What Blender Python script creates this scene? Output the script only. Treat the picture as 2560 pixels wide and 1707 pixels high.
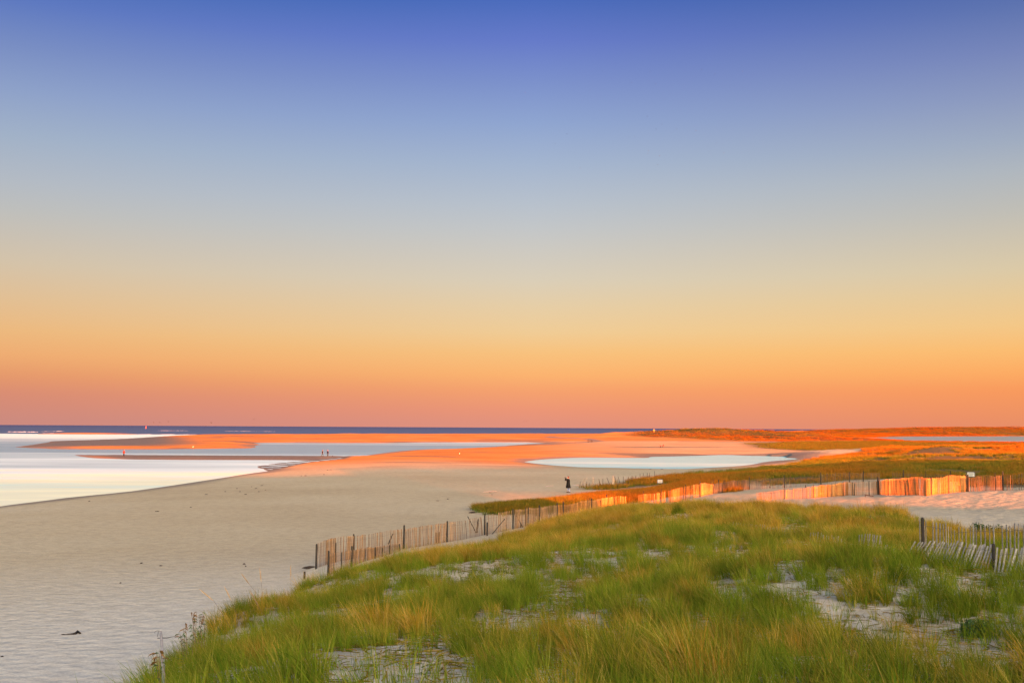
import bpy, bmesh, math, random
import numpy as np
from mathutils import Vector, Matrix

random.seed(7)
rng = np.random.default_rng(11)
scene = bpy.context.scene
for o in list(bpy.data.objects):
    bpy.data.objects.remove(o)
COL = scene.collection
R = math.radians

# ------------------------------------------------------------------ camera
F = 2745.0                      # focal length in photo pixels (photo 2560 x 1707)
CAMZ = 8.2                      # eye height above the water
PITCH, ROLL = R(4.475), R(0.313)
fwd = Vector((0, math.cos(PITCH), math.sin(PITCH)))
rt0 = Vector((1, 0, 0))
up0 = Vector((0, -math.sin(PITCH), math.cos(PITCH)))
rt = rt0 * math.cos(ROLL) + up0 * math.sin(ROLL)
up = up0 * math.cos(ROLL) - rt0 * math.sin(ROLL)
cam_d = bpy.data.cameras.new('camera')
cam = bpy.data.objects.new('camera', cam_d)
COL.objects.link(cam)
cam_d.sensor_width = 36.0
cam_d.lens = 36.0 * F / 2560.0
cam_d.clip_start = 0.1
cam_d.clip_end = 80000
m = Matrix((rt, up, -fwd)).transposed().to_4x4()
m.translation = (0, 0, CAMZ)
cam.matrix_world = m
scene.camera = cam

# ------------------------------------------------------------------ exposure
EXPO = 3.0
GAIN = 2.0 ** EXPO
vs = scene.view_settings
vs.view_transform = 'Standard'
vs.look = 'None'
vs.exposure = EXPO
vs.gamma = 1.0
vs.use_curve_mapping = False

# ------------------------------------------------------------------ sky
SUN_EL = 5.0                    # degrees
LAZ = -16.0                     # heading the sunlight travels to (0 = view axis, negative = left)
Lh = Vector((math.sin(R(LAZ)), math.cos(R(LAZ)), 0))
Ldir = (Lh * math.cos(R(SUN_EL)) + Vector((0, 0, -math.sin(R(SUN_EL))))).normalized()


def s2l(c):
    c = c / 255.0
    return c / 12.92 if c <= 0.04045 else ((c + 0.055) / 1.055) ** 2.4


def lin(rgb, k=1.0):
    return tuple(s2l(v) * k for v in rgb) + (1.0,)


SKY_L = [(0, (62, 105, 178)), (150, (93, 121, 191)), (300, (120, 141, 194)), (450, (142, 161, 200)), (600, (161, 177, 199)),
         (750, (179, 186, 195)), (850, (190, 190, 187)), (1026, (212, 194, 168)), (1150, (226, 190, 146)), (1250, (236, 184, 126)),
         (1333, (238, 171, 114)), (1400, (228, 152, 108)), (1460, (215, 140, 116)), (1550, (202, 138, 127))]
SKY_C = [(0, (76, 108, 188)), (150, (102, 123, 201)), (300, (124, 145, 203)), (450, (143, 165, 208)), (600, (164, 181, 207)),
         (750, (184, 193, 204)), (835, (195, 198, 200)), (1026, (218, 206, 184)), (1120, (230, 206, 167)), (1216, (240, 204, 150)), (1290, (248, 194, 126)),
         (1370, (252, 180, 112)), (1430, (246, 162, 110)), (1500, (236, 150, 118)), (1550, (226, 146, 125))]
SKY_R = [(0, (66, 97, 163)), (150, (93, 115, 173)), (300, (118, 133, 184)), (450, (139, 152, 189)), (600, (159, 171, 191)),
         (700, (175, 182, 189)), (835, (192, 189, 180)), (1026, (219, 201, 166)), (1120, (232, 201, 150)), (1216, (244, 199, 134)), (1300, (252, 188, 112)),
         (1370, (253, 172, 99)), (1430, (249, 154, 92)), (1520, (237, 145, 98)), (1565, (230, 140, 102))]
NISH = 0.165
world = bpy.data.worlds.new('World')
scene.world = world
world.use_nodes = True
wn, wl = world.node_tree.nodes, world.node_tree.links
wn.clear()
w_out = wn.new('ShaderNodeOutputWorld')
tc = wn.new('ShaderNodeTexCoord')
sepw = wn.new('ShaderNodeSeparateXYZ')
wl.new(tc.outputs['Generated'], sepw.inputs[0])


def sky_ramp(tab):
    n = wn.new('ShaderNodeValToRGB')
    st = []
    for yz, c in tab:
        y = yz * 1070.0 / 1568.0
        el = 4.475 - math.degrees(math.atan((y - 853.5) / F))
        st.append((max(0.0, math.sin(R(el))), c))
    top = tab[0][1]
    st.append((0.60, tuple(v * 0.86 for v in top)))
    st.append((1.0, tuple(v * 0.80 for v in top)))
    st.sort(key=lambda s: s[0])
    e = n.color_ramp.elements
    e[0].position, e[0].color = st[0][0], lin(st[0][1])
    e[1].position, e[1].color = st[-1][0], lin(st[-1][1])
    for p, c in st[1:-1]:
        el_ = e.new(p)
        el_.color = lin(c)
    wl.new(sepw.outputs['Z'], n.inputs[0])
    return n


rl, rc, rr = sky_ramp(SKY_L), sky_ramp(SKY_C), sky_ramp(SKY_R)
# a little pinker towards the anti-solar side (left), a little more golden to the right
flat = wn.new('ShaderNodeVectorMath')
flat.operation = 'MULTIPLY'
wl.new(tc.outputs['Generated'], flat.inputs[0])
flat.inputs[1].default_value = (1, 1, 0)
nrm = wn.new('ShaderNodeVectorMath')
nrm.operation = 'NORMALIZE'
wl.new(flat.outputs[0], nrm.inputs[0])
sepn = wn.new('ShaderNodeSeparateXYZ')
wl.new(nrm.outputs[0], sepn.inputs[0])


def maprange(src, a, b):
    n = wn.new('ShaderNodeMapRange')
    n.interpolation_type = 'LINEAR'
    n.inputs[1].default_value, n.inputs[2].default_value = a, b
    wl.new(src, n.inputs[0])
    return n


m1 = maprange(sepn.outputs['X'], -0.46, 0.02)
m2 = maprange(sepn.outputs['X'], 0.02, 0.46)
mixa, mixb = wn.new('ShaderNodeMixRGB'), wn.new('ShaderNodeMixRGB')
wl.new(m1.outputs[0], mixa.inputs[0])
wl.new(rl.outputs[0], mixa.inputs[1])
wl.new(rc.outputs[0], mixa.inputs[2])
wl.new(m2.outputs[0], mixb.inputs[0])
wl.new(mixa.outputs[0], mixb.inputs[1])
wl.new(rr.outputs[0], mixb.inputs[2])
bg1 = wn.new('ShaderNodeBackground')
wl.new(mixb.outputs[0], bg1.inputs[0])
bg1.inputs[1].default_value = 1.0 / GAIN
sky = wn.new('ShaderNodeTexSky')
sky.sky_type = 'NISHITA'
sky.sun_disc = False
sky.sun_elevation = R(SUN_EL)
sky.sun_rotation = math.atan2(-Lh.x, -Lh.y)
sky.air_density, sky.dust_density, sky.ozone_density = 1.0, 3.0, 1.0
bg2 = wn.new('ShaderNodeBackground')
wl.new(sky.outputs[0], bg2.inputs[0])
# physical sky added on the unseen sunward half only, to brighten the shaded sand
dots = wn.new('ShaderNodeVectorMath')
dots.operation = 'DOT_PRODUCT'
wl.new(tc.outputs['Generated'], dots.inputs[0])
dots.inputs[1].default_value = (-Lh.x, -Lh.y, 0)
mg = maprange(dots.outputs['Value'], -0.25, 0.75)
mg.interpolation_type = 'SMOOTHSTEP'
mulw = wn.new('ShaderNodeMath')
mulw.operation = 'MULTIPLY'
wl.new(mg.outputs[0], mulw.inputs[0])
mulw.inputs[1].default_value = NISH
wl.new(mulw.outputs[0], bg2.inputs[1])
addw = wn.new('ShaderNodeAddShader')
wl.new(bg1.outputs[0], addw.inputs[0])
wl.new(bg2.outputs[0], addw.inputs[1])
wl.new(addw.outputs[0], w_out.inputs[0])

sun_d = bpy.data.lights.new('sun', 'SUN')
sun_d.energy = 5.0
sun_d.angle = R(0.55)
sun_d.color = (1.0, 0.20, 0.03)
sun = bpy.data.objects.new('sun', sun_d)
sun.rotation_euler = Ldir.to_track_quat('-Z', 'Y').to_euler()
sun.location = (0, -60, 60)
COL.objects.link(sun)

# ------------------------------------------------------------------ pixel <-> place helpers


def ray(px, py):
    return (fwd * F + rt * (px - 1280.0) - up * (py - 853.5)).normalized()


def at_z(px, py, z=0.0):
    d = ray(px, py)
    t = (z - CAMZ) / d.z
    return Vector((d.x * t, d.y * t, z))


def at_r(px, py, r):
    d = ray(px, py)
    t = r / math.hypot(d.x, d.y)
    return Vector((d.x * t, d.y * t, CAMZ + d.z * t))


def pr(px, r):
    d = ray(px, 1070)
    k = r / math.hypot(d.x, d.y)
    return (d.x * k, d.y * k)


# ------------------------------------------------------------------ noise
def _hash(ix, iy, seed):
    n = (ix.astype(np.int64) * 374761393 + iy.astype(np.int64) * 668265263 + seed * 1442695041) & 0x7fffffff
    n = ((n ^ (n >> 13)) * 1274126177) & 0x7fffffff
    n = n ^ (n >> 16)
    return (n & 0xffff) / 65535.0


def vnoise(x, y, seed=0):
    x, y = np.asarray(x, float), np.asarray(y, float)
    ix, iy = np.floor(x), np.floor(y)
    fx, fy = x - ix, y - iy
    fx, fy = fx * fx * fx * (fx * (fx * 6 - 15) + 10), fy * fy * fy * (fy * (fy * 6 - 15) + 10)
    a, b = _hash(ix, iy, seed), _hash(ix + 1, iy, seed)
    c, d = _hash(ix, iy + 1, seed), _hash(ix + 1, iy + 1, seed)
    return (a * (1 - fx) + b * fx) * (1 - fy) + (c * (1 - fx) + d * fx) * fy


def fbm(x, y, seed=0, octv=4):
    s, a, t = 0.0, 1.0, 0.0
    for i in range(octv):
        s = s + a * vnoise(x * 2 ** i + 13.7 * i, y * 2 ** i - 7.1 * i, seed + i)
        t += a
        a *= 0.5
    return s / t


def sstep(a, b, x):
    t = np.clip((x - a) / (b - a), 0, 1)
    return t * t * (3 - 2 * t)


# ------------------------------------------------------------------ shorelines (traced pixels dropped on the water plane)
def z1(X, Y): return (X / 2.735, 1030 + Y / 2.735)
def z2(X, Y): return (860 + X / 2.735, 1030 + Y / 2.735)
def z3(X, Y): return (1700 + X / 2.735, 1030 + Y / 2.735)


shore_px = [(-1400, 1480), (-500, 1330)]
shore_px += [z1(*p) for p in [(0, 643), (150, 623), (300, 605), (450, 585), (600, 570), (750, 556), (900, 540), (1080, 515), (1250, 490), (1380, 470), (1480, 455),
                              (1600, 436), (1700, 420), (1840, 402), (1795, 388), (1750, 372), (1900, 350), (2010, 339), (2120, 330), (1900, 327), (1300, 326), (900, 323),
                              (650, 315), (560, 304), (500, 292), (700, 295), (1200, 297), (1800, 300), (2352, 303)]]
shore_px += [z2(*p) for p in [(150, 297), (220, 286), (300, 275), (400, 264), (500, 257), (700, 252), (860, 245), (1000, 238), (1130, 228), (1250, 218), (1380, 213),
                              (1250, 206), (850, 206), (540, 207), (400, 210), (280, 211), (0, 211)]]
shore_px += [z1(*p) for p in [(2200, 211), (2000, 209), (1830, 208), (1730, 212), (1785, 221), (1735, 231), (1755, 240), (1700, 247), (1400, 251), (1000, 255),
                              (400, 253), (95, 239), (200, 226), (330, 206), (350, 199), (600, 192), (850, 182), (1000, 172), (1180, 161), (1300, 156), (2352, 153)]]
shore_px += [z2(*p) for p in [(600, 152), (1200, 151), (1800, 150)]]
shore = [tuple(at_z(*p)[:2]) for p in shore_px]
shore += [(700, 2500), (1500, 2500), (6000, 3000), (6000, 60000), (-60000, 60000), (-60000, 20)]
pool_px = [z2(*p) for p in [(1230, 340), (1330, 325), (1500, 315), (1640, 310), (1900, 312), (2080, 313), (2100, 305), (2352, 300)]]
pool_px += [z3(*p) for p in [(300, 292), (600, 297), (930, 303), (800, 325), (600, 350), (400, 368), (200, 380), (0, 390)]]
pool_px += [z2(*p) for p in [(2150, 389), (1900, 383), (1650, 378), (1450, 365), (1300, 350)]]
pool = [tuple(at_z(*p)[:2]) for p in pool_px]
lag_px = [z3(*p) for p in [(1180, 186), (1330, 180), (1440, 172), (1560, 168), (2352, 166), (3200, 172), (3200, 218), (2352, 212), (1830, 208), (1600, 200), (1280, 190)]]
lagoon = [tuple(at_z(*p)[:2]) for p in lag_px]
bar_px = [(95, 1083.6), (200, 1083.2), (340, 1084.3), (345, 1085.6), (220, 1085.4), (95, 1084.8)]
bar = [tuple(at_z(*p)[:2]) for p in bar_px]
mud_px = [z1(*p) for p in [(1840, 402), (1740, 372), (1900, 349), (2120, 329), (2352, 306), (2400, 318), (2100, 352), (1950, 384)]]
mud = [tuple(at_z(*p)[:2]) for p in mud_px]


def poly_sd(x, y, poly):
    d2 = np.full(x.shape, 1e18)
    ins = np.zeros(x.shape, bool)
    n = len(poly)
    for i in range(n):
        ax, ay = poly[i]
        bx, by = poly[(i + 1) % n]
        ex, ey = bx - ax, by - ay
        t = np.clip(((x - ax) * ex + (y - ay) * ey) / (ex * ex + ey * ey + 1e-9), 0, 1)
        dx, dy = x - ax - t * ex, y - ay - t * ey
        np.minimum(d2, dx * dx + dy * dy, out=d2)
        if ay != by:
            c = ((ay > y) != (by > y)) & (x < (bx - ax) * (y - ay) / (by - ay) + ax)
            ins ^= c
    d = np.sqrt(d2)
    return np.where(ins, -d, d)          # negative inside


# ------------------------------------------------------------------ dune relief: control points and a thin-plate spline
FENCE_A = [(790, 1420, 56), (885, 1396, 60), (1010, 1372, 63), (1118, 1354, 66), (1212, 1338, 68), (1283, 1323, 70), (1348, 1309, 74), (1396, 1301, 78)]
FENCE_A2 = [(1396, 1301, 78), (1468, 1289, 84), (1517, 1277, 90), (1595, 1271, 93), (1656, 1263, 95), (1750, 1240, 98), (1781, 1234, 104)]
FENCE_C = [(1781, 1234, 104), (1797, 1232, 108), (1872, 1223, 118), (1961, 1219, 122), (2052, 1211, 122), (2158, 1204, 124), (2259, 1203, 126), (2377, 1203, 128)]
FENCE_D = [(1893, 1247, 86), (1961, 1247, 84), (2033, 1245, 86), (2080, 1241, 92), (2120, 1238, 96), (2198, 1237, 93), (2273, 1238, 84), (2318, 1239.5, 80), (2372, 1233, 86), (2419, 1228, 91)]
FENCE_E = [(2419, 1228, 91), (2509, 1225, 86), (2560, 1224, 84), (2640, 1223, 82)]
FENCE_B = [(820, 1440, 52.5), (880, 1417, 55), (938, 1396, 58), (1003, 1376, 61.5)]
EDGE = [(270, 12, 5.0), (380, 16, 4.5), (480, 21, 4.0), (610, 30, 3.3), (735, 40, 2.2), (810, 48, 1.5)]
ctrl = []
for f in (FENCE_A, FENCE_A2[1:], FENCE_C[1:], FENCE_D, FENCE_E[1:], FENCE_B):
    for p in f:
        ctrl.append(tuple(at_r(*p)))
for p in [(2265, 1395, 27.4), (2340, 1408, 27.1), (2436, 1420, 26.9), (2480, 1434, 26.6), (2510, 1447, 26.3), (2570, 1446, 26.0), (2640, 1446, 25.8)]:
    ctrl.append(tuple(at_r(*p)))
for px, r, z in EDGE:
    x, y = pr(px, r)
    ctrl.append((x, y, z))
    ctrl.append((x - 4.5, y + 2.0, z - 3.3))
    ctrl.append((x - 14, y + 5.0, -3.0))
for px, r, z in [(1280, 4, 6.3), (2400, 4, 6.3), (300, 4, 6.2), (1280, 12, 5.2), (700, 12, 5.1), (2000, 12, 5.25), (2560, 12, 5.3), (1280, 20, 4.45), (900, 20, 4.3), (1640, 20, 4.6), (2000, 20, 4.72), (2560, 20, 4.8),
                 (950, 30, 3.3), (1280, 30, 3.75), (1640, 30, 4.15), (1280, 45, 2.75), (1100, 45, 2.35), (1000, 52, 1.7), (1280, 60, 1.85), (1500, 45, 3.5), (1500, 60, 3.2), (1640, 62, 3.55),
                 (2480, 29.5, 4.75), (2190, 34, 4.47), (2050, 40, 4.27), (1900, 46, 4.1), (1760, 58, 3.85), (1900, 57, 3.9), (2050, 57, 3.95), (2200, 55, 4.0), (2440, 47, 4.0), (2600, 44, 4.2), (2900, 40, 4.8),
                 (1640, 78, 2.9), (1760, 76, 3.0), (1900, 72, 3.2), (2200, 72, 3.5), (2440, 66, 3.85), (2640, 62, 4.2), (2900, 70, 4.4), (1900, 104, 2.35), (2050, 104, 2.6), (2200, 106, 2.7), (2380, 108, 2.9),
                 (700, 62, 0.2), (790, 66, 0.2), (1010, 74, 0.3), (1212, 82, 0.3), (1350, 90, 0.4), (1480, 99, 0.6), (1600, 112, 0.8), (1700, 122, 1.2),
                 (0, 60, -3), (300, 40, -3), (500, 70, -3), (800, 110, -2), (1100, 110, -1), (1300, 140, -0.5), (1420, 127, 0.0),
                 (1560, 140, 0.95), (1720, 150, 1.3), (1650, 132, 1.1), (1700, 200, 0.3), (1810, 185, 0.7), (1920, 235, 0.15), (2066, 260, 1.0), (2102, 180, 2.1), (2040, 318, 0.3),
                 (1900, 140, 2.0), (2060, 136, 2.3), (2358, 140, 2.6), (2358, 175, 2.8), (2541, 230, 2.6), (2300, 290, 2.9), (2175, 350, 2.6), (2230, 395, 0.8), (2560, 350, 3.0), (2560, 440, 0.8), (2900, 250, 3.2), (3000, 420, 1.2),
                 (2700, 130, 3.3), (1500, 220, -1), (1500, 350, -1.5), (1900, 420, -0.5), (0, 200, -4), (700, 300, -3)]:
    x, y = pr(px, r)
    ctrl.append((x, y, z))
CP = np.array(ctrl)
_n = len(CP)


def _U(d2):
    return np.where(d2 > 1e-9, 0.5 * d2 * np.log(np.maximum(d2, 1e-9)), 0.0)


_S = 50.0
_cx, _cy = CP[:, 0] / _S, CP[:, 1] / _S
_K = _U((_cx[:, None] - _cx) ** 2 + (_cy[:, None] - _cy) ** 2) + np.eye(_n) * 2e-4
_P = np.stack([np.ones(_n), _cx, _cy], 1)
_A = np.block([[_K, _P], [_P.T, np.zeros((3, 3))]])
_W = np.linalg.solve(_A, np.concatenate([CP[:, 2], np.zeros(3)]))


def dune(x, y):
    out = np.full(x.shape, -4.0)
    msk = (y > -6) & (x * x + y * y < 520 ** 2) & (np.abs(x) < 0.9 * np.abs(y) + 16)
    xs, ys = x[msk] / _S, y[msk] / _S
    acc = _W[_n] + _W[_n + 1] * xs + _W[_n + 2] * ys
    for i in range(_n):
        acc = acc + _W[i] * _U((xs - _cx[i]) ** 2 + (ys - _cy[i]) ** 2)
    out[msk] = np.clip(acc, -4, 7.0)
    return out


# skyline of the unseen bluff, heights shaped to set the shadow edges
HC_U = [-600, -60, 5, 16, 24, 29, 31, 40, 43, 58, 62, 66, 74, 86, 100, 130, 220, 600]
HC_H = [19.5, 19.5, 20.0, 20.0, 20.0, 18.5, 13.1, 13.1, 12.2, 12.2, 13.3, 23.5, 24.5, 24.0, 23.0, 21.5, 19.5, 19.5]
FARRIDGE = [(1600, 800, 60, 28, 2.6), (1680, 840, 90, 30, 3.2), (1791, 860, 70, 40, 5.4), (1880, 900, 90, 35, 4.0), (2007, 960, 90, 50, 5.2), (2120, 1050, 120, 60, 4.3),
            (2240, 1820, 260, 170, 4.6), (2376, 1880, 220, 190, 4.8), (2560, 1900, 240, 200, 5.0), (2800, 1900, 320, 200, 5.2), (1960, 760, 90, 30, 1.6)]


def shore_fields(x, y):
    sd = poly_sd(x, y, shore)
    sd = np.minimum(sd, poly_sd(x, y, pool))
    sd = np.minimum(sd, poly_sd(x, y, lagoon))
    sdb = -poly_sd(x, y, bar)
    return np.maximum(sd, sdb)


def beach_h(x, y, sd):
    r = np.hypot(x, y)
    jag = (fbm(x * 0.11, y * 0.11, 5, 3) - 0.5) * 2.0 * np.clip(sd / 4.0, 0, 1)
    s = sd + jag
    up_ = 0.82 * (1 - np.exp(-np.maximum(s, 0) / 17.0)) + 0.012 * np.clip(s, 0, 3)
    up_ = up_ + 0.10 * (fbm(x * 0.02, y * 0.02, 9, 3) - 0.5) * np.clip(s / 20, 0, 1)
    up_ = up_ + 0.26 * (fbm(x * 0.045, y * 0.028, 19, 3) - 0.5) * np.clip(s / 15, 0, 1) * np.clip((r - 110) / 60, 0, 1)
    far = np.clip((r - 420) / 300, 0, 1)
    up_ = up_ + far * 0.5 * (1 - np.exp(-np.maximum(s, 0) / 40.0))
    dn = -np.minimum(1.6, 0.06 * np.maximum(-s, 0))
    return np.where(s > 0, up_, dn)


def ground(x, y, want_all=False):
    x, y = np.asarray(x, float), np.asarray(y, float)
    shp = x.shape
    x, y = x.ravel(), y.ravel()
    r = np.hypot(x, y)
    sd = np.full(x.shape, 200.0)
    msk = (y > 25)
    sd[msk] = shore_fields(x[msk], y[msk])
    h = beach_h(x, y, sd)
    mm = np.full(x.shape, 99.0)
    mm[msk] = poly_sd(x[msk], y[msk], mud)
    inm = sstep(1.0, -2.0, mm)
    ripple = 0.045 * np.sin(0.95 * (x * 0.62 + y * 0.78) + 2.6 * fbm(x * 0.12, y * 0.12, 31, 2)) + 0.03 * (fbm(x * .25, y * .25, 3, 2) - .5)
    h = np.where(inm > 0, h * (1 - inm) + inm * (0.012 + ripple + 0.06 * np.clip((-mm - 3) / 6, 0, 1)), h)
    d = dune(x, y)
    k = 0.25
    hh = np.clip(0.5 + 0.5 * (d - h) / k, 0, 1)
    on = (d > -1.5) & (h > -0.4)
    h2 = np.where(on, h * (1 - hh) + d * hh + k * hh * (1 - hh), h)
    # foredune strip in front of the open beach
    strip = poly_sd(x, y, STRIP) if True else 0
    h2 = h2 + 0.55 * sstep(2.0, -5.0, strip)
    # far dune ridges
    for px, rr_, sx, sy, hh_ in FARRIDGE:
        cx, cy = pr(px, rr_)
        w = 0.42 + 0.55 * fbm(x * 0.012 + cx, y * 0.02, 41, 3)
        h2 = h2 + np.where(sd > 0, np.clip(sd / 45, 0, 1), 0) * hh_ * w * np.exp(-((x - cx) / sx) ** 2 - ((y - cy) / sy) ** 2)
    # hummocks on the grassy ground
    veg = sstep(0.9, 1.8, h2) * np.clip(sd / 6, 0, 1)
    hum = (fbm(x * 0.16, y * 0.16, 21, 3) - 0.5) * 0.55 + (fbm(x * 0.035, y * 0.07, 77, 3) - 0.5) * 2.4 * sstep(130, 190, r)
    fencezone = sstep(46, 60, r) * sstep(135, 118, r)
    hx, hy = pr(2430, 27.5)
    calm = 1 - 0.9 * np.exp(-((x - hx) / 3.2) ** 2 - ((y - hy) / 2.2) ** 2)
    h2 = h2 + veg * hum * (1 - 0.8 * fencezone) * sstep(10, 16, r) * calm
    h2 = h2 + veg * (vnoise(x * 1.7, y * 1.7, 8) - 0.5) * 0.07
    # bluff behind the camera
    u = x * math.cos(R(LAZ)) - y * math.sin(R(LAZ))
    v = x * math.sin(R(LAZ)) + y * math.cos(R(LAZ))
    hc = np.interp(u, HC_U, HC_H) + (vnoise(u * 0.25, u * 0 + 3.3, 15) - 0.5) * 0.5
    near = np.clip(h2, 0.9, 6.4)
    back = sstep(-6, -46, v)
    bl = near * (1 - back) + hc * back
    lift = sstep(-4, -8, v)
    h2 = h2 * (1 - lift) + bl * lift
    h2 = h2.reshape(shp)
    if want_all:
        return h2, sd.reshape(shp), mm.reshape(shp)
    return h2


STRIP = [pr(*p) for p in [(1185, 97), (1240, 93), (1320, 92), (1480, 98), (1620, 104), (1720, 108), (1820, 112), (1800, 140), (1720, 135), (1620, 124), (1480, 116), (1320, 104), (1200, 100)]]
NEARG = [pr(*p) for p in [(-500, 5), (-300, 6), (0, 8), (250, 12), (365, 16), (470, 21), (600, 30), (735, 40), (835, 43.5), (900, 46.5), (1010, 52), (1118, 57.5), (1212, 61.5), (1283, 64), (1400, 71), (1500, 76), (1640, 74), (1760, 68), (1900, 66),
                          (2050, 63), (2200, 60), (2300, 54), (2440, 48), (2600, 43), (2900, 42), (3300, 38), (3600, 20), (3600, 5)]]
MIDG = [pr(*p) for p in [(1455, 134), (1500, 133), (1600, 136), (1700, 138), (1800, 134), (1950, 130), (2060, 129), (2200, 131), (2360, 133), (2450, 112), (2700, 100), (3100, 110), (3100, 420), (2560, 400), (2230, 372), (2085, 312), (1965, 243), (1835, 200),
                         (1725, 176), (1560, 152)]]
MARSH = [pr(*p) for p in [(1862, 560), (1900, 440), (2000, 395), (2120, 380), (2230, 385), (2500, 430), (3000, 440), (3000, 640), (2400, 690), (2150, 700), (2000, 640)]]
FARG = [pr(*p) for p in [(1560, 790), (1640, 770), (1750, 700), (1880, 640), (2000, 660), (2160, 720), (2230, 640), (2350, 600), (2560, 560), (3100, 560), (3100, 2500), (2300, 2500), (2080, 2100), (1960, 1500), (1800, 1050), (1640, 900)]]


def ground1(x, y):
    return float(ground(np.array([x]), np.array([y]))[0])


def hit(px, py, r0=6, r1=1600):
    """where a photo pixel's ray meets the ground"""
    d = ray(px, py)
    hl = math.hypot(d.x, d.y)
    rs = np.exp(np.linspace(math.log(r0), math.log(r1), 700))
    zs = CAMZ + d.z / hl * rs
    g = ground(d.x / hl * rs, d.y / hl * rs)
    below = np.nonzero(g >= zs)[0]
    i = below[0] if len(below) else len(rs) - 1
    r = rs[i]
    return Vector((d.x / hl * r, d.y / hl * r, float(g[i])))


# ------------------------------------------------------------------ open sand patches in the near dune grass
BARE = [(1010, 1640, 200, 34), (1137, 1628, 90, 40), (1283, 1560, 85, 34), (1385, 1492, 40, 30), (1465, 1556, 60, 16), (1933, 1412, 50, 16), (647, 1685, 70, 22), (921, 1530, 40, 26), (921, 1608, 90, 24),
        (2217, 1482, 36, 18), (2425, 1466, 90, 20), (2470, 1500, 60, 16), (2068, 1456, 40, 12), (1700, 1292, 70, 12), (1925, 1412, 60, 16), (880, 1470, 40, 16), (1250, 1440, 30, 18), (1560, 1440, 50, 14),
        (1800, 1480, 50, 16), (1620, 1520, 50, 14), (2330, 1430, 50, 10), (1800, 1340, 50, 8), (2000, 1340, 60, 10), (1450, 1370, 40, 12), (760, 1580, 40, 16)]
bare = []
for px, py, hx, hy in BARE:
    c = hit(px, py)
    e = hit(px, py - hy)
    s = hit(px + hx, py)
    bare.append((c.x, c.y, max(0.3, math.hypot(s.x - c.x, s.y - c.y)), max(0.3, 1.3 * math.hypot(e.x - c.x, e.y - c.y))))


def bare_at(x, y):
    b = np.zeros(x.shape)
    for cx, cy, ax, ay in bare:
        b = np.maximum(b, np.exp(-1.1 * (((x - cx) / ax) ** 2 + ((y - cy) / ay) ** 2) ** 1.6))
    return b



# ------------------------------------------------------------------ material helpers
def mat(name):
    mt = bpy.data.materials.new(name)
    mt.use_nodes = True
    nt = mt.node_tree
    b = nt.nodes['Principled BSDF']
    return mt, nt, b


def N(nt, kind, **kw):
    n = nt.nodes.new(kind)
    for k, v in kw.items():
        setattr(n, k, v)
    return n


def noise_node(nt, scale, detail=4, rough=0.5, vec=None):
    n = N(nt, 'ShaderNodeTexNoise')
    n.inputs['Scale'].default_value = scale
    n.inputs['Detail'].default_value = detail
    n.inputs['Roughness'].default_value = rough
    if vec:
        nt.links.new(vec, n.inputs['Vector'])
    return n


def ramp_node(nt, src, stops):
    n = N(nt, 'ShaderNodeValToRGB')
    e = n.color_ramp.elements
    e[0].position, e[0].color = stops[0][0], tuple(stops[0][1]) + (1,)
    e[1].position, e[1].color = stops[-1][0], tuple(stops[-1][1]) + (1,)
    for p, c in stops[1:-1]:
        q = e.new(p)
        q.color = tuple(c) + (1,)
    nt.links.new(src, n.inputs[0])
    return n


def mixrgb(nt, fac, a, b, blend='MIX'):
    n = N(nt, 'ShaderNodeMixRGB', blend_type=blend)
    for i, v in ((0, fac), (1, a), (2, b)):
        if isinstance(v, bpy.types.NodeSocket):
            nt.links.new(v, n.inputs[i])
        elif i == 0:
            n.inputs[0].default_value = v
        else:
            n.inputs[i].default_value = tuple(v) + (1,) if len(v) == 3 else v
    return n.outputs[0]


def math_node(nt, op, a, b=0.0):
    n = N(nt, 'ShaderNodeMath', operation=op)
    for i, v in ((0, a), (1, b)):
        if isinstance(v, bpy.types.NodeSocket):
            nt.links.new(v, n.inputs[i])
        else:
            n.inputs[i].default_value = v
    return n.outputs[0]


def tag(o, label=None, cat=None, group=None, kind=None):
    if label: o['label'] = label
    if cat: o['category'] = cat
    if group: o['group'] = group
    if kind: o['kind'] = kind
    return o


def mesh_obj(name, verts, faces, mt=None, parent=None, smooth=False):
    me = bpy.data.meshes.new(name)
    me.from_pydata([tuple(v) for v in verts], [], faces)
    me.update()
    if smooth:
        me.polygons.foreach_set('use_smooth', [True] * len(me.polygons))
    if mt: me.materials.append(mt)
    o = bpy.data.objects.new(name, me)
    COL.objects.link(o)
    if parent: o.parent = parent
    return o


def empty(name, loc=(0, 0, 0), rz=0.0):
    o = bpy.data.objects.new(name, None)
    o.empty_display_size = 0.2
    o.location = loc
    o.rotation_euler = (0, 0, rz)
    COL.objects.link(o)
    return o


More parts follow.
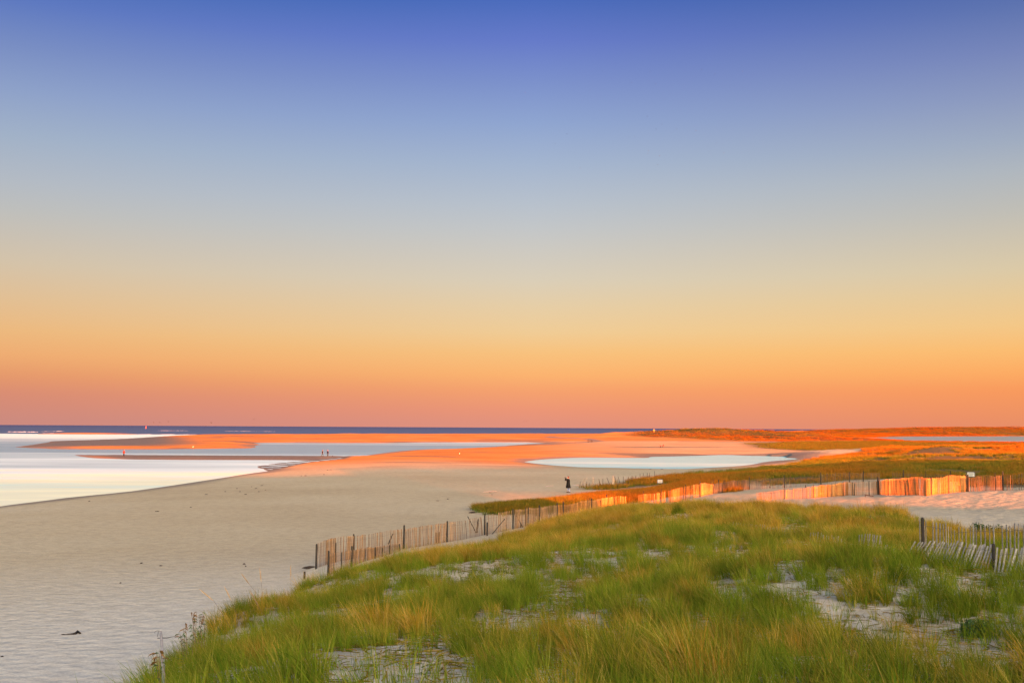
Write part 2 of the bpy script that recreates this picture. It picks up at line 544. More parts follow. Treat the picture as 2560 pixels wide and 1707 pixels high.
# ------------------------------------------------------------------ sand
def sand_material():
    mt, nt, b = mat('sand')
    geo = N(nt, 'ShaderNodeNewGeometry')
    pos = geo.outputs['Position']
    wet = N(nt, 'ShaderNodeAttribute', attribute_name='wet').outputs['Fac']  # wet sand, and shade painted on the left bar and spit
    veg = N(nt, 'ShaderNodeAttribute', attribute_name='veg').outputs['Fac']
    farveg = N(nt, 'ShaderNodeAttribute', attribute_name='farveg').outputs['Fac']
    dry = N(nt, 'ShaderNodeAttribute', attribute_name='dry').outputs['Fac']
    n1 = noise_node(nt, 0.035, 5, 0.55, pos)
    n2 = noise_node(nt, 1.3, 4, 0.6, pos)
    n3 = noise_node(nt, 9.0, 3, 0.6, pos)
    base = ramp_node(nt, n1.outputs[0], [(0.3, (0.46, 0.35, 0.205)), (0.5, (0.52, 0.405, 0.245)), (0.7, (0.56, 0.45, 0.285))]).outputs[0]
    base = mixrgb(nt, dry, base, (0.66, 0.575, 0.44))
    sp = ramp_node(nt, n2.outputs[0], [(0.3, (0.80, 0.78, 0.76)), (0.6, (1.03, 1.02, 1.0))]).outputs[0]
    base = mixrgb(nt, 0.7, base, sp, 'MULTIPLY')
    sp3 = ramp_node(nt, n3.outputs[0], [(0.3, (0.82, 0.79, 0.77)), (0.62, (1.04, 1.03, 1.02))]).outputs[0]
    base = mixrgb(nt, 0.9, base, sp3, 'MULTIPLY')
    sunlit_tint = N(nt, 'ShaderNodeAttribute', attribute_name='sunlit_tint').outputs['Fac']
    dc = ramp_node(nt, n1.outputs[0], [(0.28, (0.40, 0.145, 0.034)), (0.5, (0.54, 0.20, 0.048)), (0.72, (0.63, 0.25, 0.07))]).outputs[0]  # orange of the low sun painted into the sand colour
    base = mixrgb(nt, sunlit_tint, base, mixrgb(nt, 0.5, dc, sp, 'MULTIPLY'))
    litter = ramp_node(nt, n2.outputs[0], [(0.35, (0.14, 0.10, 0.055)), (0.6, (0.34, 0.25, 0.15))]).outputs[0]
    base = mixrgb(nt, math_node(nt, 'MULTIPLY', veg, 0.55), base, litter)
    n4 = noise_node(nt, 0.02, 5, 0.6, pos)
    fg = ramp_node(nt, n4.outputs[0], [(0.35, (0.04, 0.045, 0.010)), (0.5, (0.09, 0.06, 0.014)), (0.65, (0.14, 0.08, 0.02))]).outputs[0]
    base = mixrgb(nt, farveg, base, fg)
    wet_shade_c = ramp_node(nt, n2.outputs[0], [(0.3, (0.17, 0.125, 0.085)), (0.7, (0.25, 0.19, 0.13))]).outputs[0]
    base = mixrgb(nt, wet, base, wet_shade_c)
    mud_shade_f = N(nt, 'ShaderNodeAttribute', attribute_name='mud').outputs['Fac']
    mud_shade_c = ramp_node(nt, n2.outputs[0], [(0.3, (0.085, 0.090, 0.075)), (0.7, (0.14, 0.13, 0.10))]).outputs[0]  # mud tone that also paints shade on the left bar and spit
    base = mixrgb(nt, mud_shade_f, base, mud_shade_c)
    nt.links.new(base, b.inputs['Base Color'])
    ro = math_node(nt, 'SUBTRACT', 0.95, math_node(nt, 'MULTIPLY', wet, 0.45))
    nt.links.new(ro, b.inputs['Roughness'])
    b.inputs['Specular IOR Level'].default_value = 0.06
    # footprints and wind dimples
    vor = N(nt, 'ShaderNodeTexVoronoi', feature='SMOOTH_F1')
    vor.inputs['Scale'].default_value = 2.3
    vor.inputs['Smoothness'].default_value = 0.5
    wp = mixrgb(nt, 0.12, pos, noise_node(nt, 3.0, 2, 0.5, pos).outputs['Color'])
    nt.links.new(wp, vor.inputs['Vector'])
    hsum = math_node(nt, 'ADD', math_node(nt, 'MULTIPLY', vor.outputs['Distance'], 0.11),
                     math_node(nt, 'ADD', math_node(nt, 'MULTIPLY', noise_node(nt, 4.5, 3, 0.6, pos).outputs[0], 0.075),
                               math_node(nt, 'MULTIPLY', noise_node(nt, 0.6, 2, 0.5, pos).outputs[0], 0.02)))
    bump = N(nt, 'ShaderNodeBump')
    bump.inputs['Distance'].default_value = 1.0
    nt.links.new(math_node(nt, 'SUBTRACT', 0.62, math_node(nt, 'MULTIPLY', wet, 0.5)), bump.inputs['Strength'])
    nt.links.new(hsum, bump.inputs['Height'])
    nt.links.new(bump.outputs[0], b.inputs['Normal'])
    return mt


# ------------------------------------------------------------------ terrain mesh (one sheet, fine ahead, coarse behind)
az = np.concatenate([np.linspace(-180, -46, 150, endpoint=False), np.linspace(-46, -31, 60, endpoint=False), np.linspace(-31, 33, 640, endpoint=False),
                     np.linspace(33, 46, 50, endpoint=False), np.linspace(46, 180, 150, endpoint=False)])
NA = len(az)
rad = np.exp(np.linspace(math.log(2.0), math.log(4200.0), 620))
NR = len(rad)
AZ, RD = np.meshgrid(np.radians(az), rad)
TX, TY = RD * np.sin(AZ), RD * np.cos(AZ)
TZ, TSD, TMM = ground(TX, TY, True)
verts = np.stack([TX.ravel(), TY.ravel(), TZ.ravel()], 1)
idx = np.arange(NR * NA).reshape(NR, NA)
a_ = idx[:-1, :]
b_ = np.roll(idx, -1, 1)[:-1, :]
c_ = np.roll(idx, -1, 1)[1:, :]
d_ = idx[1:, :]
quads = np.stack([a_, d_, c_, b_], -1).reshape(-1, 4)
# drop deep sea bed far out, hidden under the opaque sea
zq = verts[:, 2][quads].max(1)
rq = np.hypot(verts[quads[:, 0], 0], verts[quads[:, 0], 1])
quads = quads[~((zq < -0.9) & (rq > 60))]
centre = len(verts)
verts = np.vstack([verts, [[0, 0, float(TZ[0].mean())]]])
me = bpy.data.meshes.new('terrain')
nq, nt_ = len(quads), NA
me.vertices.add(len(verts))
me.vertices.foreach_set('co', verts.ravel())
fan = np.stack([np.full(NA, centre), idx[0], np.roll(idx[0], -1)], 1)[:, [0, 2, 1]]
loops = np.concatenate([quads.ravel(), fan.ravel()])
me.loops.add(len(loops))
me.loops.foreach_set('vertex_index', loops)
me.polygons.add(nq + nt_)
starts = np.concatenate([np.arange(nq) * 4, nq * 4 + np.arange(nt_) * 3])
me.polygons.foreach_set('loop_start', starts)
me.update(calc_edges=True)
me.validate()
me.polygons.foreach_set('use_smooth', [True] * len(me.polygons))


def attr(me, name, vals):
    a = me.attributes.new(name, 'FLOAT', 'POINT')
    a.data.foreach_set('value', np.ascontiguousarray(vals, dtype=np.float32))


vx, vy, vz = verts[:, 0], verts[:, 1], verts[:, 2]
vr = np.hypot(vx, vy)
sdv = np.append(TSD.ravel(), 200.0)
mmv = np.append(TMM.ravel(), 99.0)
ww = 5.0 + 9.0 * sstep(200, 600, vr)
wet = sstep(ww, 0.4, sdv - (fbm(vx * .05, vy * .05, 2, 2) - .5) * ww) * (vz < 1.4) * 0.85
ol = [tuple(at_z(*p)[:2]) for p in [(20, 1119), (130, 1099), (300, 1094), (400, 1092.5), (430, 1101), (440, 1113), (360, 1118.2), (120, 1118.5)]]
wet = np.maximum(wet, sstep(18, -12, poly_sd(vx, vy, ol)) * 0.95)  # left bar darkened for shade as well as wet sand
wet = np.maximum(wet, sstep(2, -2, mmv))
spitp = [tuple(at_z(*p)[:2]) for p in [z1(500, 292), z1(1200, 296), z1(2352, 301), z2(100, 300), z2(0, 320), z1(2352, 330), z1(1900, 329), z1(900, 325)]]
wet = np.maximum(wet, sstep(3, -2, poly_sd(vx, vy, spitp)) * 0.8)  # spit darkened for shade as well as wet sand
for pp in ([z2(1190, 203), z2(1480, 211), z2(1500, 215), z2(1250, 218)], [z2(540, 197), z2(850, 203), z2(860, 208), z2(540, 208)], [z2(1380, 178), z2(1680, 186), z2(1780, 199), z2(1640, 209), z2(1480, 212), z2(1500, 206), z2(1650, 203), z2(1700, 198), z2(1640, 190), z2(1380, 183)]):
    q_ = [tuple(at_z(p[0], p[1], 0.8)[:2]) for p in pp]
    wet = np.maximum(wet, sstep(4, -4, poly_sd(vx, vy, q_)))
wet = np.where(vy < 25, 0, wet)
gmask_near = sstep(1.5, -1.5, poly_sd(vx, vy, NEARG))
_big = fbm(vx * 0.16, vy * 0.16, 61, 3)
gmask_near = gmask_near * (0.25 + 0.75 * sstep(0.34, 0.5, _big)) * (1 - 0.9 * bare_at(vx, vy) * (vr < 90))
gmask_strip = sstep(1.0, -1.0, poly_sd(vx, vy, STRIP))
gmask_mid = sstep(2.5, -2.5, poly_sd(vx, vy, MIDG))
gmask_marsh = sstep(8, -8, poly_sd(vx, vy, MARSH))
gmask_far = sstep(12, -12, poly_sd(vx, vy, FARG)) * np.where(vr > 1100, sstep(0.2, 0.6, vz), sstep(0.9, 1.5, vz))
mud_shade_v = np.maximum(sstep(20, -14, poly_sd(vx, vy, ol)) * 0.95, sstep(2.5, -2.0, poly_sd(vx, vy, spitp)) * (0.75 + 0.25 * fbm(vx * .06, vy * .1, 44, 2)))  # shade painted dark over the left bar and the spit
mud_shade_v = np.maximum(mud_shade_v, sstep(2, -2, mmv))
mud_shade_v = np.maximum(mud_shade_v, 0.75 * sstep(0.62, 0.72, fbm(vx * 0.016, vy * 0.03, 46, 4)) * sstep(180, 260, vr) * (vz < 1.3))
attr(me, 'mud', np.where(vy < 25, 0, mud_shade_v))  # mud, and shade painted on the left bar and spit
attr(me, 'wet', wet)  # wet sand, and shade painted on the left bar and spit
attr(me, 'veg', np.maximum(gmask_near, np.maximum(gmask_strip, gmask_mid)))
attr(me, 'farveg', np.clip(gmask_marsh + gmask_far + 0.85 * gmask_mid, 0, 1) * np.clip(sdv / 4, 0, 1))
attr(me, 'sunlit_tint', sstep(165, 260, vr + (fbm(vx * .02, vy * .02, 14, 3) - .5) * 90) * (vy > 25) * sstep(1.6, 1.0, np.where(vr > 600, 0.9, vz)) * (1 - 0.6 * sstep(-5, 55, vx) * (vr < 620)))  # far flats and bars tinted orange to look sunlit
attr(me, 'dry', np.clip(sstep(75, 35, vr) * np.where(vz > 2.5, 0.75, 1.0), 0, 1))
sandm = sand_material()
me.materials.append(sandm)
terrain = bpy.data.objects.new('beach_terrain', me)
COL.objects.link(terrain)
tag(terrain, 'pale sand beach, bars and dunes', kind='structure')


# ------------------------------------------------------------------ water
def sheet(name, poly, z, mt, label):
    me = bpy.data.meshes.new(name)
    bm = bmesh.new()
    vs_ = [bm.verts.new((p[0], p[1], z)) for p in poly]
    f = bm.faces.new(vs_)
    if f.normal.z < 0: bmesh.ops.reverse_faces(bm, faces=[f])
    bm.normal_update()
    if bm.faces[0:][0].normal.z < 0:
        bmesh.ops.reverse_faces(bm, faces=bm.faces[:])
    bmesh.ops.triangulate(bm, faces=bm.faces[:])
    bm.to_mesh(me)
    bm.free()
    me.materials.append(mt)
    o = bpy.data.objects.new(name, me)
    COL.objects.link(o)
    return tag(o, label, kind='structure')


def water2(name, bands, gloss_fac, rough, bump_strength, scale, sea=False):
    """body colour of the water (by depth and distance out, with reflected sky painted in) under a rippled reflecting surface"""
    mt = bpy.data.materials.new(name)
    mt.use_nodes = True
    nt = mt.node_tree
    nt.nodes.clear()
    out = N(nt, 'ShaderNodeOutputMaterial')
    geo = N(nt, 'ShaderNodeNewGeometry')
    sep = N(nt, 'ShaderNodeSeparateXYZ')
    nt.links.new(geo.outputs['Position'], sep.inputs[0])
    mp = N(nt, 'ShaderNodeMapping')
    mp.inputs['Scale'].default_value = (0.35, 1.0, 1.0)
    mp.inputs['Rotation'].default_value = (0, 0, 0.25)
    nt.links.new(geo.outputs['Position'], mp.inputs[0])
    wob = noise_node(nt, 0.018, 5, 0.6, mp.outputs[0])
    ripple = noise_node(nt, scale, 4, 0.6, mp.outputs[0])
    swell = noise_node(nt, scale * 0.12, 3, 0.5, mp.outputs[0])
    lo, hi = bands[0][0], bands[-1][0]
    pos_ = math_node(nt, 'ADD', sep.outputs['Y'], math_node(nt, 'MULTIPLY', math_node(nt, 'SUBTRACT', wob.outputs[0], 0.5), 0.45 * (hi - lo) if not sea else 500))
    mr = N(nt, 'ShaderNodeMapRange')
    nt.links.new(pos_, mr.inputs[0])
    mr.inputs[1].default_value, mr.inputs[2].default_value = lo, hi
    col = ramp_node(nt, mr.outputs[0], [((p - lo) / (hi - lo), c) for p, c in bands]).outputs[0]
    streak = ramp_node(nt, swell.outputs[0], [(0.35, (0.93, 0.94, 0.97)), (0.65, (1.04, 1.03, 1.02))]).outputs[0]
    col = mixrgb(nt, 1.0, col, streak, 'MULTIPLY')
    bump = N(nt, 'ShaderNodeBump')
    bump.inputs['Distance'].default_value = 1.0
    bump.inputs['Strength'].default_value = bump_strength
    hs = math_node(nt, 'ADD', math_node(nt, 'MULTIPLY', ripple.outputs[0], 0.5 / scale), math_node(nt, 'MULTIPLY', swell.outputs[0], 1.2 / scale))
    nt.links.new(hs, bump.inputs['Height'])
    d = N(nt, 'ShaderNodeBsdfDiffuse')
    nt.links.new(col, d.inputs[0])
    g = N(nt, 'ShaderNodeBsdfGlossy')
    g.inputs['Roughness'].default_value = rough
    g.inputs['Color'].default_value = (1, 1, 1, 1)
    nt.links.new(bump.outputs[0], g.inputs['Normal'])
    mx = N(nt, 'ShaderNodeMixShader')
    mx.inputs[0].default_value = gloss_fac
    nt.links.new(d.outputs[0], mx.inputs[1])
    nt.links.new(g.outputs[0], mx.inputs[2])
    nt.links.new(mx.outputs[0], out.inputs[0])
    return mt


SHAL, CHAN = (0.98, 0.89, 0.57), (0.17, 0.33, 0.40)
seam = water2('sea_water', [(700, (0.055, 0.115, 0.20)), (1800, (0.042, 0.095, 0.185)), (6000, (0.034, 0.072, 0.165))], 0.05, 0.35, 0.6, 0.3, True)
inletm = water2('inlet_water', [(90, SHAL), (175, SHAL), (225, (0.46, 0.74, 0.76)), (330, CHAN), (470, CHAN), (600, (0.36, 0.54, 0.56)), (760, (0.55, 0.80, 0.74)), (1000, (0.55, 0.80, 0.74))], 0.15, 0.06, 0.6, 1.2)  # pale sky sheen near shore, bluer farther out to offset the orange sun
sheet('sea', [(-60000, 5), (60000, 5), (60000, 60000), (-60000, 60000)], -0.03, seam, 'deep blue open sea reaching the horizon')
b1, b2, b3, b4 = at_z(-900, 1079), at_z(0, 1083.5), at_z(345, 1085.6), at_z(520, 1087)
inlet = [(-3000, 10), (60, 10), (140, 900), (b4.x, b4.y), (b3.x, b3.y), (b2.x, b2.y), (b1.x, b1.y), (-3000, 1100)]
sheet('inlet_water', inlet, 0.0, inletm, 'pale calm tidal inlet between the sand bars')
pm = water2('pool_water', [(180, (0.62, 0.84, 0.70)), (240, (0.34, 0.62, 0.60)), (330, (0.32, 0.60, 0.57)), (900, (0.16, 0.28, 0.30))], 0.22, 0.06, 0.8, 1.2)
pg = [(at_z(*p).x, at_z(*p).y) for p in [(1180, 1160), (1180, 1130), (2100, 1128), (2100, 1150), (1700, 1185), (1400, 1180)]]
sheet('tidal_pool', pg, 0.004, pm, 'tidal pool on the beach')
lg = [(at_z(*p).x, at_z(*p).y) for p in [(2060, 1101), (2150, 1089), (2900, 1090), (2900, 1114), (2200, 1107)]]
sheet('lagoon', lg, 0.004, pm, 'lagoon between the far dunes')

# ------------------------------------------------------------------ beach grass
def grass_material(name, gold_gain=1.0, ks=1.0):
    mt = bpy.data.materials.new(name)
    mt.use_nodes = True
    nt = mt.node_tree
    nt.nodes.clear()
    out = N(nt, 'ShaderNodeOutputMaterial')
    t = N(nt, 'ShaderNodeAttribute', attribute_name='t').outputs['Fac']
    rnd = N(nt, 'ShaderNodeAttribute', attribute_name='rnd').outputs['Fac']
    tint = N(nt, 'ShaderNodeAttribute', attribute_name='tint', attribute_type='INSTANCER').outputs['Fac']
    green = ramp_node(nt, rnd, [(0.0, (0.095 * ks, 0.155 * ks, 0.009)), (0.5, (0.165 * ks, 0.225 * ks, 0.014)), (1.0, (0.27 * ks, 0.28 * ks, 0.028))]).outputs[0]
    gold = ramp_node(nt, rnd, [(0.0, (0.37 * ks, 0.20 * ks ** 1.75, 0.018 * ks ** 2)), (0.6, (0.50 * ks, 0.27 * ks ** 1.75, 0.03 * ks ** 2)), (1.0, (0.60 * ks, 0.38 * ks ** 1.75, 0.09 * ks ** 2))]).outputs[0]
    # dry towards the tips, and whole blades dead here and there
    k = math_node(nt, 'ADD', math_node(nt, 'MULTIPLY', t, 0.72), math_node(nt, 'MULTIPLY', tint, 0.95))
    k = math_node(nt, 'ADD', k, math_node(nt, 'MULTIPLY', rnd, 0.35))
    k = math_node(nt, 'SUBTRACT', k, 0.72 / gold_gain)
    kk = N(nt, 'ShaderNodeMapRange')
    nt.links.new(k, kk.inputs[0])
    kk.inputs[1].default_value, kk.inputs[2].default_value = 0.0, 0.75
    col = mixrgb(nt, kk.outputs[0], green, gold)
    val = N(nt, 'ShaderNodeAttribute', attribute_name='val', attribute_type='INSTANCER').outputs['Fac']
    vmul = N(nt, 'ShaderNodeVectorMath', operation='SCALE')
    nt.links.new(col, vmul.inputs[0])
    nt.links.new(val, vmul.inputs['Scale'])
    col = vmul.outputs[0]
    d = N(nt, 'ShaderNodeBsdfDiffuse')
    tr = N(nt, 'ShaderNodeBsdfTranslucent')
    nt.links.new(col, d.inputs[0])
    nt.links.new(col, tr.inputs[0])
    mx = N(nt, 'ShaderNodeMixShader')
    mx.inputs[0].default_value = 0.35
    nt.links.new(d.outputs[0], mx.inputs[1])
    nt.links.new(tr.outputs[0], mx.inputs[2])
    nt.links.new(mx.outputs[0], out.inputs[0])
    return mt


def tuft_mesh(name, nblades, segs, length, width, base_r, spread, lean, mt, rs):
    V, Fc, T, RN = [], [], [], []
    for i in range(nblades):
        a = rs.uniform(0, 2 * math.pi)
        rr0 = base_r * math.sqrt(rs.uniform(0, 1))
        bx, by = rr0 * math.cos(a), rr0 * math.sin(a)
        L = length * rs.uniform(0.55, 1.1)
        out_ = spread * (0.35 + rr0 / base_r) * rs.uniform(0.4, 1.3)
        dx = math.cos(a) * out_ - lean * rs.uniform(0.3, 1.6)
        dy = math.sin(a) * out_ + rs.uniform(-0.12, 0.12)
        wa = rs.uniform(0, math.pi)
        wx, wy = math.cos(wa) * width / 2, math.sin(wa) * width / 2
        curl = rs.uniform(0.5, 1.5)
        rn = rs.uniform(0, 1)
        s0 = len(V)
        for j in range(segs + 1):
            t = j / segs
            z = L * (t - 0.30 * curl * t * t * min(1.0, math.hypot(dx, dy) * 1.5))
            k = L * (0.35 * t + 0.65 * t * t * curl)
            cx, cy = bx + dx * k, by + dy * k
            w = 1 - 0.92 * t ** 1.8
            if j == segs:
                V.append((cx, cy, z)); T.append(t); RN.append(rn)
            else:
                V.append((cx - wx * w, cy - wy * w, z - 0.02)); V.append((cx + wx * w, cy + wy * w, z - 0.02))
                T += [t, t]; RN += [rn, rn]
        for j in range(segs - 1):
            p = s0 + j * 2
            Fc.append((p, p + 1, p + 3, p + 2))
        p = s0 + (segs - 1) * 2
        Fc.append((p, p + 1, p + 2))
    me = bpy.data.meshes.new(name)
    me.from_pydata(V, [], Fc)
    attr(me, 't', T)
    attr(me, 'rnd', RN)
    me.materials.append(mt)
    me.update()
    return bpy.data.objects.new(name, me)


def scatter_group(coll):
    g = bpy.data.node_groups.new('scatter_' + coll.name, 'GeometryNodeTree')
    g.interface.new_socket('Geometry', in_out='INPUT', socket_type='NodeSocketGeometry')
    g.interface.new_socket('Geometry', in_out='OUTPUT', socket_type='NodeSocketGeometry')
    n = g.nodes
    gi, go = n.new('NodeGroupInput'), n.new('NodeGroupOutput')
    iop = n.new('GeometryNodeInstanceOnPoints')
    ci = n.new('GeometryNodeCollectionInfo')
    ci.inputs['Collection'].default_value = coll
    ci.inputs['Separate Children'].default_value = True
    ci.inputs['Reset Children'].default_value = True

    def na(name, typ):
        x = n.new('GeometryNodeInputNamedAttribute')
        x.data_type = typ
        x.inputs['Name'].default_value = name
        return x.outputs['Attribute']
    e2r = n.new('FunctionNodeEulerToRotation')
    g.links.new(na('rot', 'FLOAT_VECTOR'), e2r.inputs[0])
    g.links.new(gi.outputs[0], iop.inputs['Points'])
    g.links.new(ci.outputs[0], iop.inputs['Instance'])
    iop.inputs['Pick Instance'].default_value = True
    g.links.new(na('vi', 'INT'), iop.inputs['Instance Index'])
    g.links.new(e2r.outputs[0], iop.inputs['Rotation'])
    g.links.new(na('scl', 'FLOAT_VECTOR'), iop.inputs['Scale'])
    g.links.new(iop.outputs[0], go.inputs[0])
    return g


def scatter(name, label, pts, rotz, scl, tint, coll, nvar, val=None):
    me = bpy.data.meshes.new(name)
    n = len(pts)
    me.vertices.add(n)
    me.vertices.foreach_set('co', np.ascontiguousarray(pts, dtype=np.float32).ravel())
    rot = np.zeros((n, 3), np.float32)
    rot[:, 2] = rotz
    rot[:, 0] = rng.normal(0, 0.06, n)
    a = me.attributes.new('rot', 'FLOAT_VECTOR', 'POINT')
    a.data.foreach_set('vector', rot.ravel())
    a = me.attributes.new('scl', 'FLOAT_VECTOR', 'POINT')
    a.data.foreach_set('vector', np.ascontiguousarray(scl, dtype=np.float32).ravel())
    a = me.attributes.new('vi', 'INT', 'POINT')
    a.data.foreach_set('value', rng.integers(0, nvar, n).astype(np.int32))
    attr(me, 'tint', tint)
    attr(me, 'val', rng.uniform(0.8, 1.2, n) if val is None else val)
    me.update()
    o = bpy.data.objects.new(name, me)
    COL.objects.link(o)
    md = o.modifiers.new('scatter', 'NODES')
    md.node_group = scatter_group(coll)
    return tag(o, label, kind='stuff')


def rand_in(poly, dens_n):
    P = np.array(poly)
    lo, hi = P.min(0), P.max(0)
    x = rng.uniform(lo[0], hi[0], dens_n)
    y = rng.uniform(lo[1], hi[1], dens_n)
    return x, y, poly_sd(x, y, poly)


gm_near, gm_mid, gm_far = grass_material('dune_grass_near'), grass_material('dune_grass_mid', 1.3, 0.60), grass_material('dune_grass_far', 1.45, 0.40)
rs = random.Random(3)
cn = bpy.data.collections.new('tufts_near')
for i in range(7):
    cn.objects.link(tuft_mesh('tuft_near_%d' % i, 26, 4, 0.80, 0.0105, 0.11, 0.38, 0.26, gm_near, rs))
cst = bpy.data.collections.new('straw')
for i in range(4):
    V, Fc, T, RN = [], [], [], []
    for k in range(6):
        a, L, w = rs.uniform(0, 6.28), rs.uniform(0.12, 0.40), rs.uniform(0.006, 0.011)
        bx, by, bend = rs.uniform(-.3, .3), rs.uniform(-.3, .3), rs.uniform(-.4, .4)
        o = len(V)
        for j in range(4):
            f = j / 3
            px_, py_ = bx + math.cos(a + bend * f) * L * f, by + math.sin(a + bend * f) * L * f
            nx, ny = -math.sin(a) * w, math.cos(a) * w
            V += [(px_ - nx, py_ - ny, 0.02 * f * (1 - f) + 0.004), (px_ + nx, py_ + ny, 0.02 * f * (1 - f) + 0.012)]
            T += [0.6, 0.6]
            RN += [k / 6, k / 6]
        for j in range(3):
            Fc.append((o + 2 * j, o + 2 * j + 1, o + 2 * j + 3, o + 2 * j + 2))
    me_ = bpy.data.meshes.new('straw_%d' % i)
    me_.from_pydata(V, [], Fc)
    attr(me_, 't', T)
    attr(me_, 'rnd', RN)
    me_.materials.append(gm_near)
    cst.objects.link(bpy.data.objects.new('straw_%d' % i, me_))
cs = bpy.data.collections.new('tufts_sparse')
for i in range(4):
    cs.objects.link(tuft_mesh('tuft_sparse_%d' % i, 9, 4, 0.45, 0.0085, 0.08, 0.35, 0.12, gm_near, rs))
cm = bpy.data.collections.new('tufts_mid')
for i in range(6):
    cm.objects.link(tuft_mesh('tuft_mid_%d' % i, 34, 3, 0.72, 0.022, 0.42, 0.30, 0.22, gm_mid, rs))
cf = bpy.data.collections.new('tufts_far')
for i in range(5):
    cf.objects.link(tuft_mesh('tuft_far_%d' % i, 40, 2, 0.85, 0.07, 1.5, 0.30, 0.22, gm_far, rs))

# near dune: clumps of tufts with thinner growth between
def clumped(poly, n):
    cx, cy, sdg = rand_in(poly, n)
    k = (sdg < 0.3) & (np.hypot(cx, cy) > 6) & (np.abs(np.degrees(np.arctan2(cx, cy))) < 43)
    cx, cy = cx[k], cy[k]
    big = fbm(cx * 0.16, cy * 0.16, 61, 3)
    midn = fbm(cx * 0.62, cy * 0.42, 67, 2)
    pk = (sstep(0.30, 0.52, big) * 0.55 + 0.45) * (0.30 + 0.70 * sstep(0.34, 0.54, midn))
    pk = pk * (1 - 0.985 * bare_at(cx, cy))
    k = rng.uniform(0, 1, len(cx)) < pk
    cx, cy, big, midn = cx[k], cy[k], big[k], midn[k]
    sz = rng.uniform(0, 1, len(cx)) ** 1.6
    cr = 0.10 + 0.42 * sz
    chh = (0.42 + 0.44 * sz) * rng.uniform(0.85, 1.15, len(cx)) * (0.75 + 0.5 * midn)
    chh = chh * (1 + 0.12 * sstep(18, 11, np.hypot(cx, cy)))
    ct = rng.normal(0, 0.20, len(cx))
    ct = np.where(rng.uniform(0, 1, len(cx)) < 0.10, 0.65, ct)
    cv = rng.uniform(0.72, 1.28, len(cx))
    nt_ = np.clip((cr / 0.10) ** 1.65, 1, 16).astype(int)
    ii = np.repeat(np.arange(len(cx)), nt_)
    a = rng.uniform(0, 6.283, len(ii))
    q = np.sqrt(rng.uniform(0, 1, len(ii)))
    x, y = cx[ii] + np.cos(a) * q * cr[ii], cy[ii] + np.sin(a) * q * cr[ii]
    h = chh[ii] * (1.08 - 0.45 * q * q) * rng.uniform(0.75, 1.15, len(ii))
    return x, y, h, ct[ii], cv[ii] * rng.uniform(0.85, 1.15, len(ii))


x, y, ht, ct, cv = clumped(NEARG, 16500)
r = np.hypot(x, y)
z = ground(x, y)
sc_ = np.stack([ht * 1.15, ht * 1.15, ht * 1.05], 1)
tint = np.clip(0.07 + (fbm(x * 0.12, y * 0.12, 71, 3) - 0.5) * 0.9 + 0.50 * sstep(22, 58, r) + ct + rng.normal(0, 0.08, len(x)), 0, 1)
scatter('beach_grass', 'tall green and golden beach grass on the near dune', np.stack([x, y, z], 1), rng.uniform(-0.9, 0.9, len(x)) + 0.2, sc_, tint, cn, 7, cv)
print('near tufts', len(x))
# dead straw lying on the sand
x, y, sdg = rand_in(NEARG, 26000)
r = np.hypot(x, y)
keep = (sdg < -0.2) & (r > 6) & (r < 62) & (np.abs(np.degrees(np.arctan2(x, y))) < 36)
x, y = x[keep], y[keep]
z = ground(x, y) + 0.012
q = rng.uniform(0.5, 1.2, len(x))
scatter('fallen_straw', 'dead straw and broken stems lying on the dune sand', np.stack([x, y, z], 1), rng.uniform(-3, 3, len(x)), np.stack([q, q, q], 1), np.clip(rng.normal(0.8, 0.3, len(x)), 0, 1), cst, 4, rng.uniform(0.35, 0.9, len(x)))
# thin young shoots on the open sand patches
x, y, sdg = rand_in(NEARG, 16000)
r = np.hypot(x, y)
keep = (sdg < -0.3) & (r > 6) & (r < 60) & (np.abs(np.degrees(np.arctan2(x, y))) < 36) & (rng.uniform(0, 1, len(x)) < 0.8)
x, y = x[keep], y[keep]
z = ground(x, y)
s = rng.uniform(0.6, 1.3, len(x))
scatter('grass_shoots', 'thin young grass shoots on open sand', np.stack([x, y, z], 1), rng.uniform(-3, 3, len(x)), np.stack([s, s, s], 1), np.clip(rng.normal(0.1, 0.15, len(x)), 0, 1), cs, 4)
# foredune strip and the dunes beyond the fences
X, Y = [], []
for poly, n in ((STRIP, 26000), (MIDG, 150000)):
    x, y, sdg = rand_in(poly, n)
    r = np.hypot(x, y)
    dn = sstep(1.5, -2.0, sdg + (fbm(x * 0.2, y * 0.2, 81, 2) - 0.5) * 5)
    dn = dn * sstep(0.30, 0.52, fbm(x * 0.09, y * 0.09, 83, 3) + (0.12 if poly is STRIP else 0.05))
    k = (rng.uniform(0, 1, n) < dn * np.clip(190 / r, 0, 1)) & (x / y < 0.60)
    X.append(x[k]); Y.append(y[k])
x, y = np.concatenate(X), np.concatenate(Y)
z, sdd, _ = ground(x, y, True)
k = (sdd > 0.6)
x, y, z = x[k], y[k], z[k]
r = np.hypot(x, y)
g = 1.0 + 0.5 * sstep(150, 350, r)
hs = rng.uniform(0.75, 1.2, len(x)) * (0.7 + 0.5 * fbm(x * 0.1, y * 0.1, 85, 2))
tint = np.clip(0.40 + (fbm(x * 0.05, y * 0.05, 87, 3) - 0.5) * 1.6 + rng.normal(0, 0.1, len(x)), 0, 1)
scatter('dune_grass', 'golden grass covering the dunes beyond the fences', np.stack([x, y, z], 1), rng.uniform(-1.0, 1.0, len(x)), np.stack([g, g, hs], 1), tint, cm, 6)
print('mid tufts', len(x))
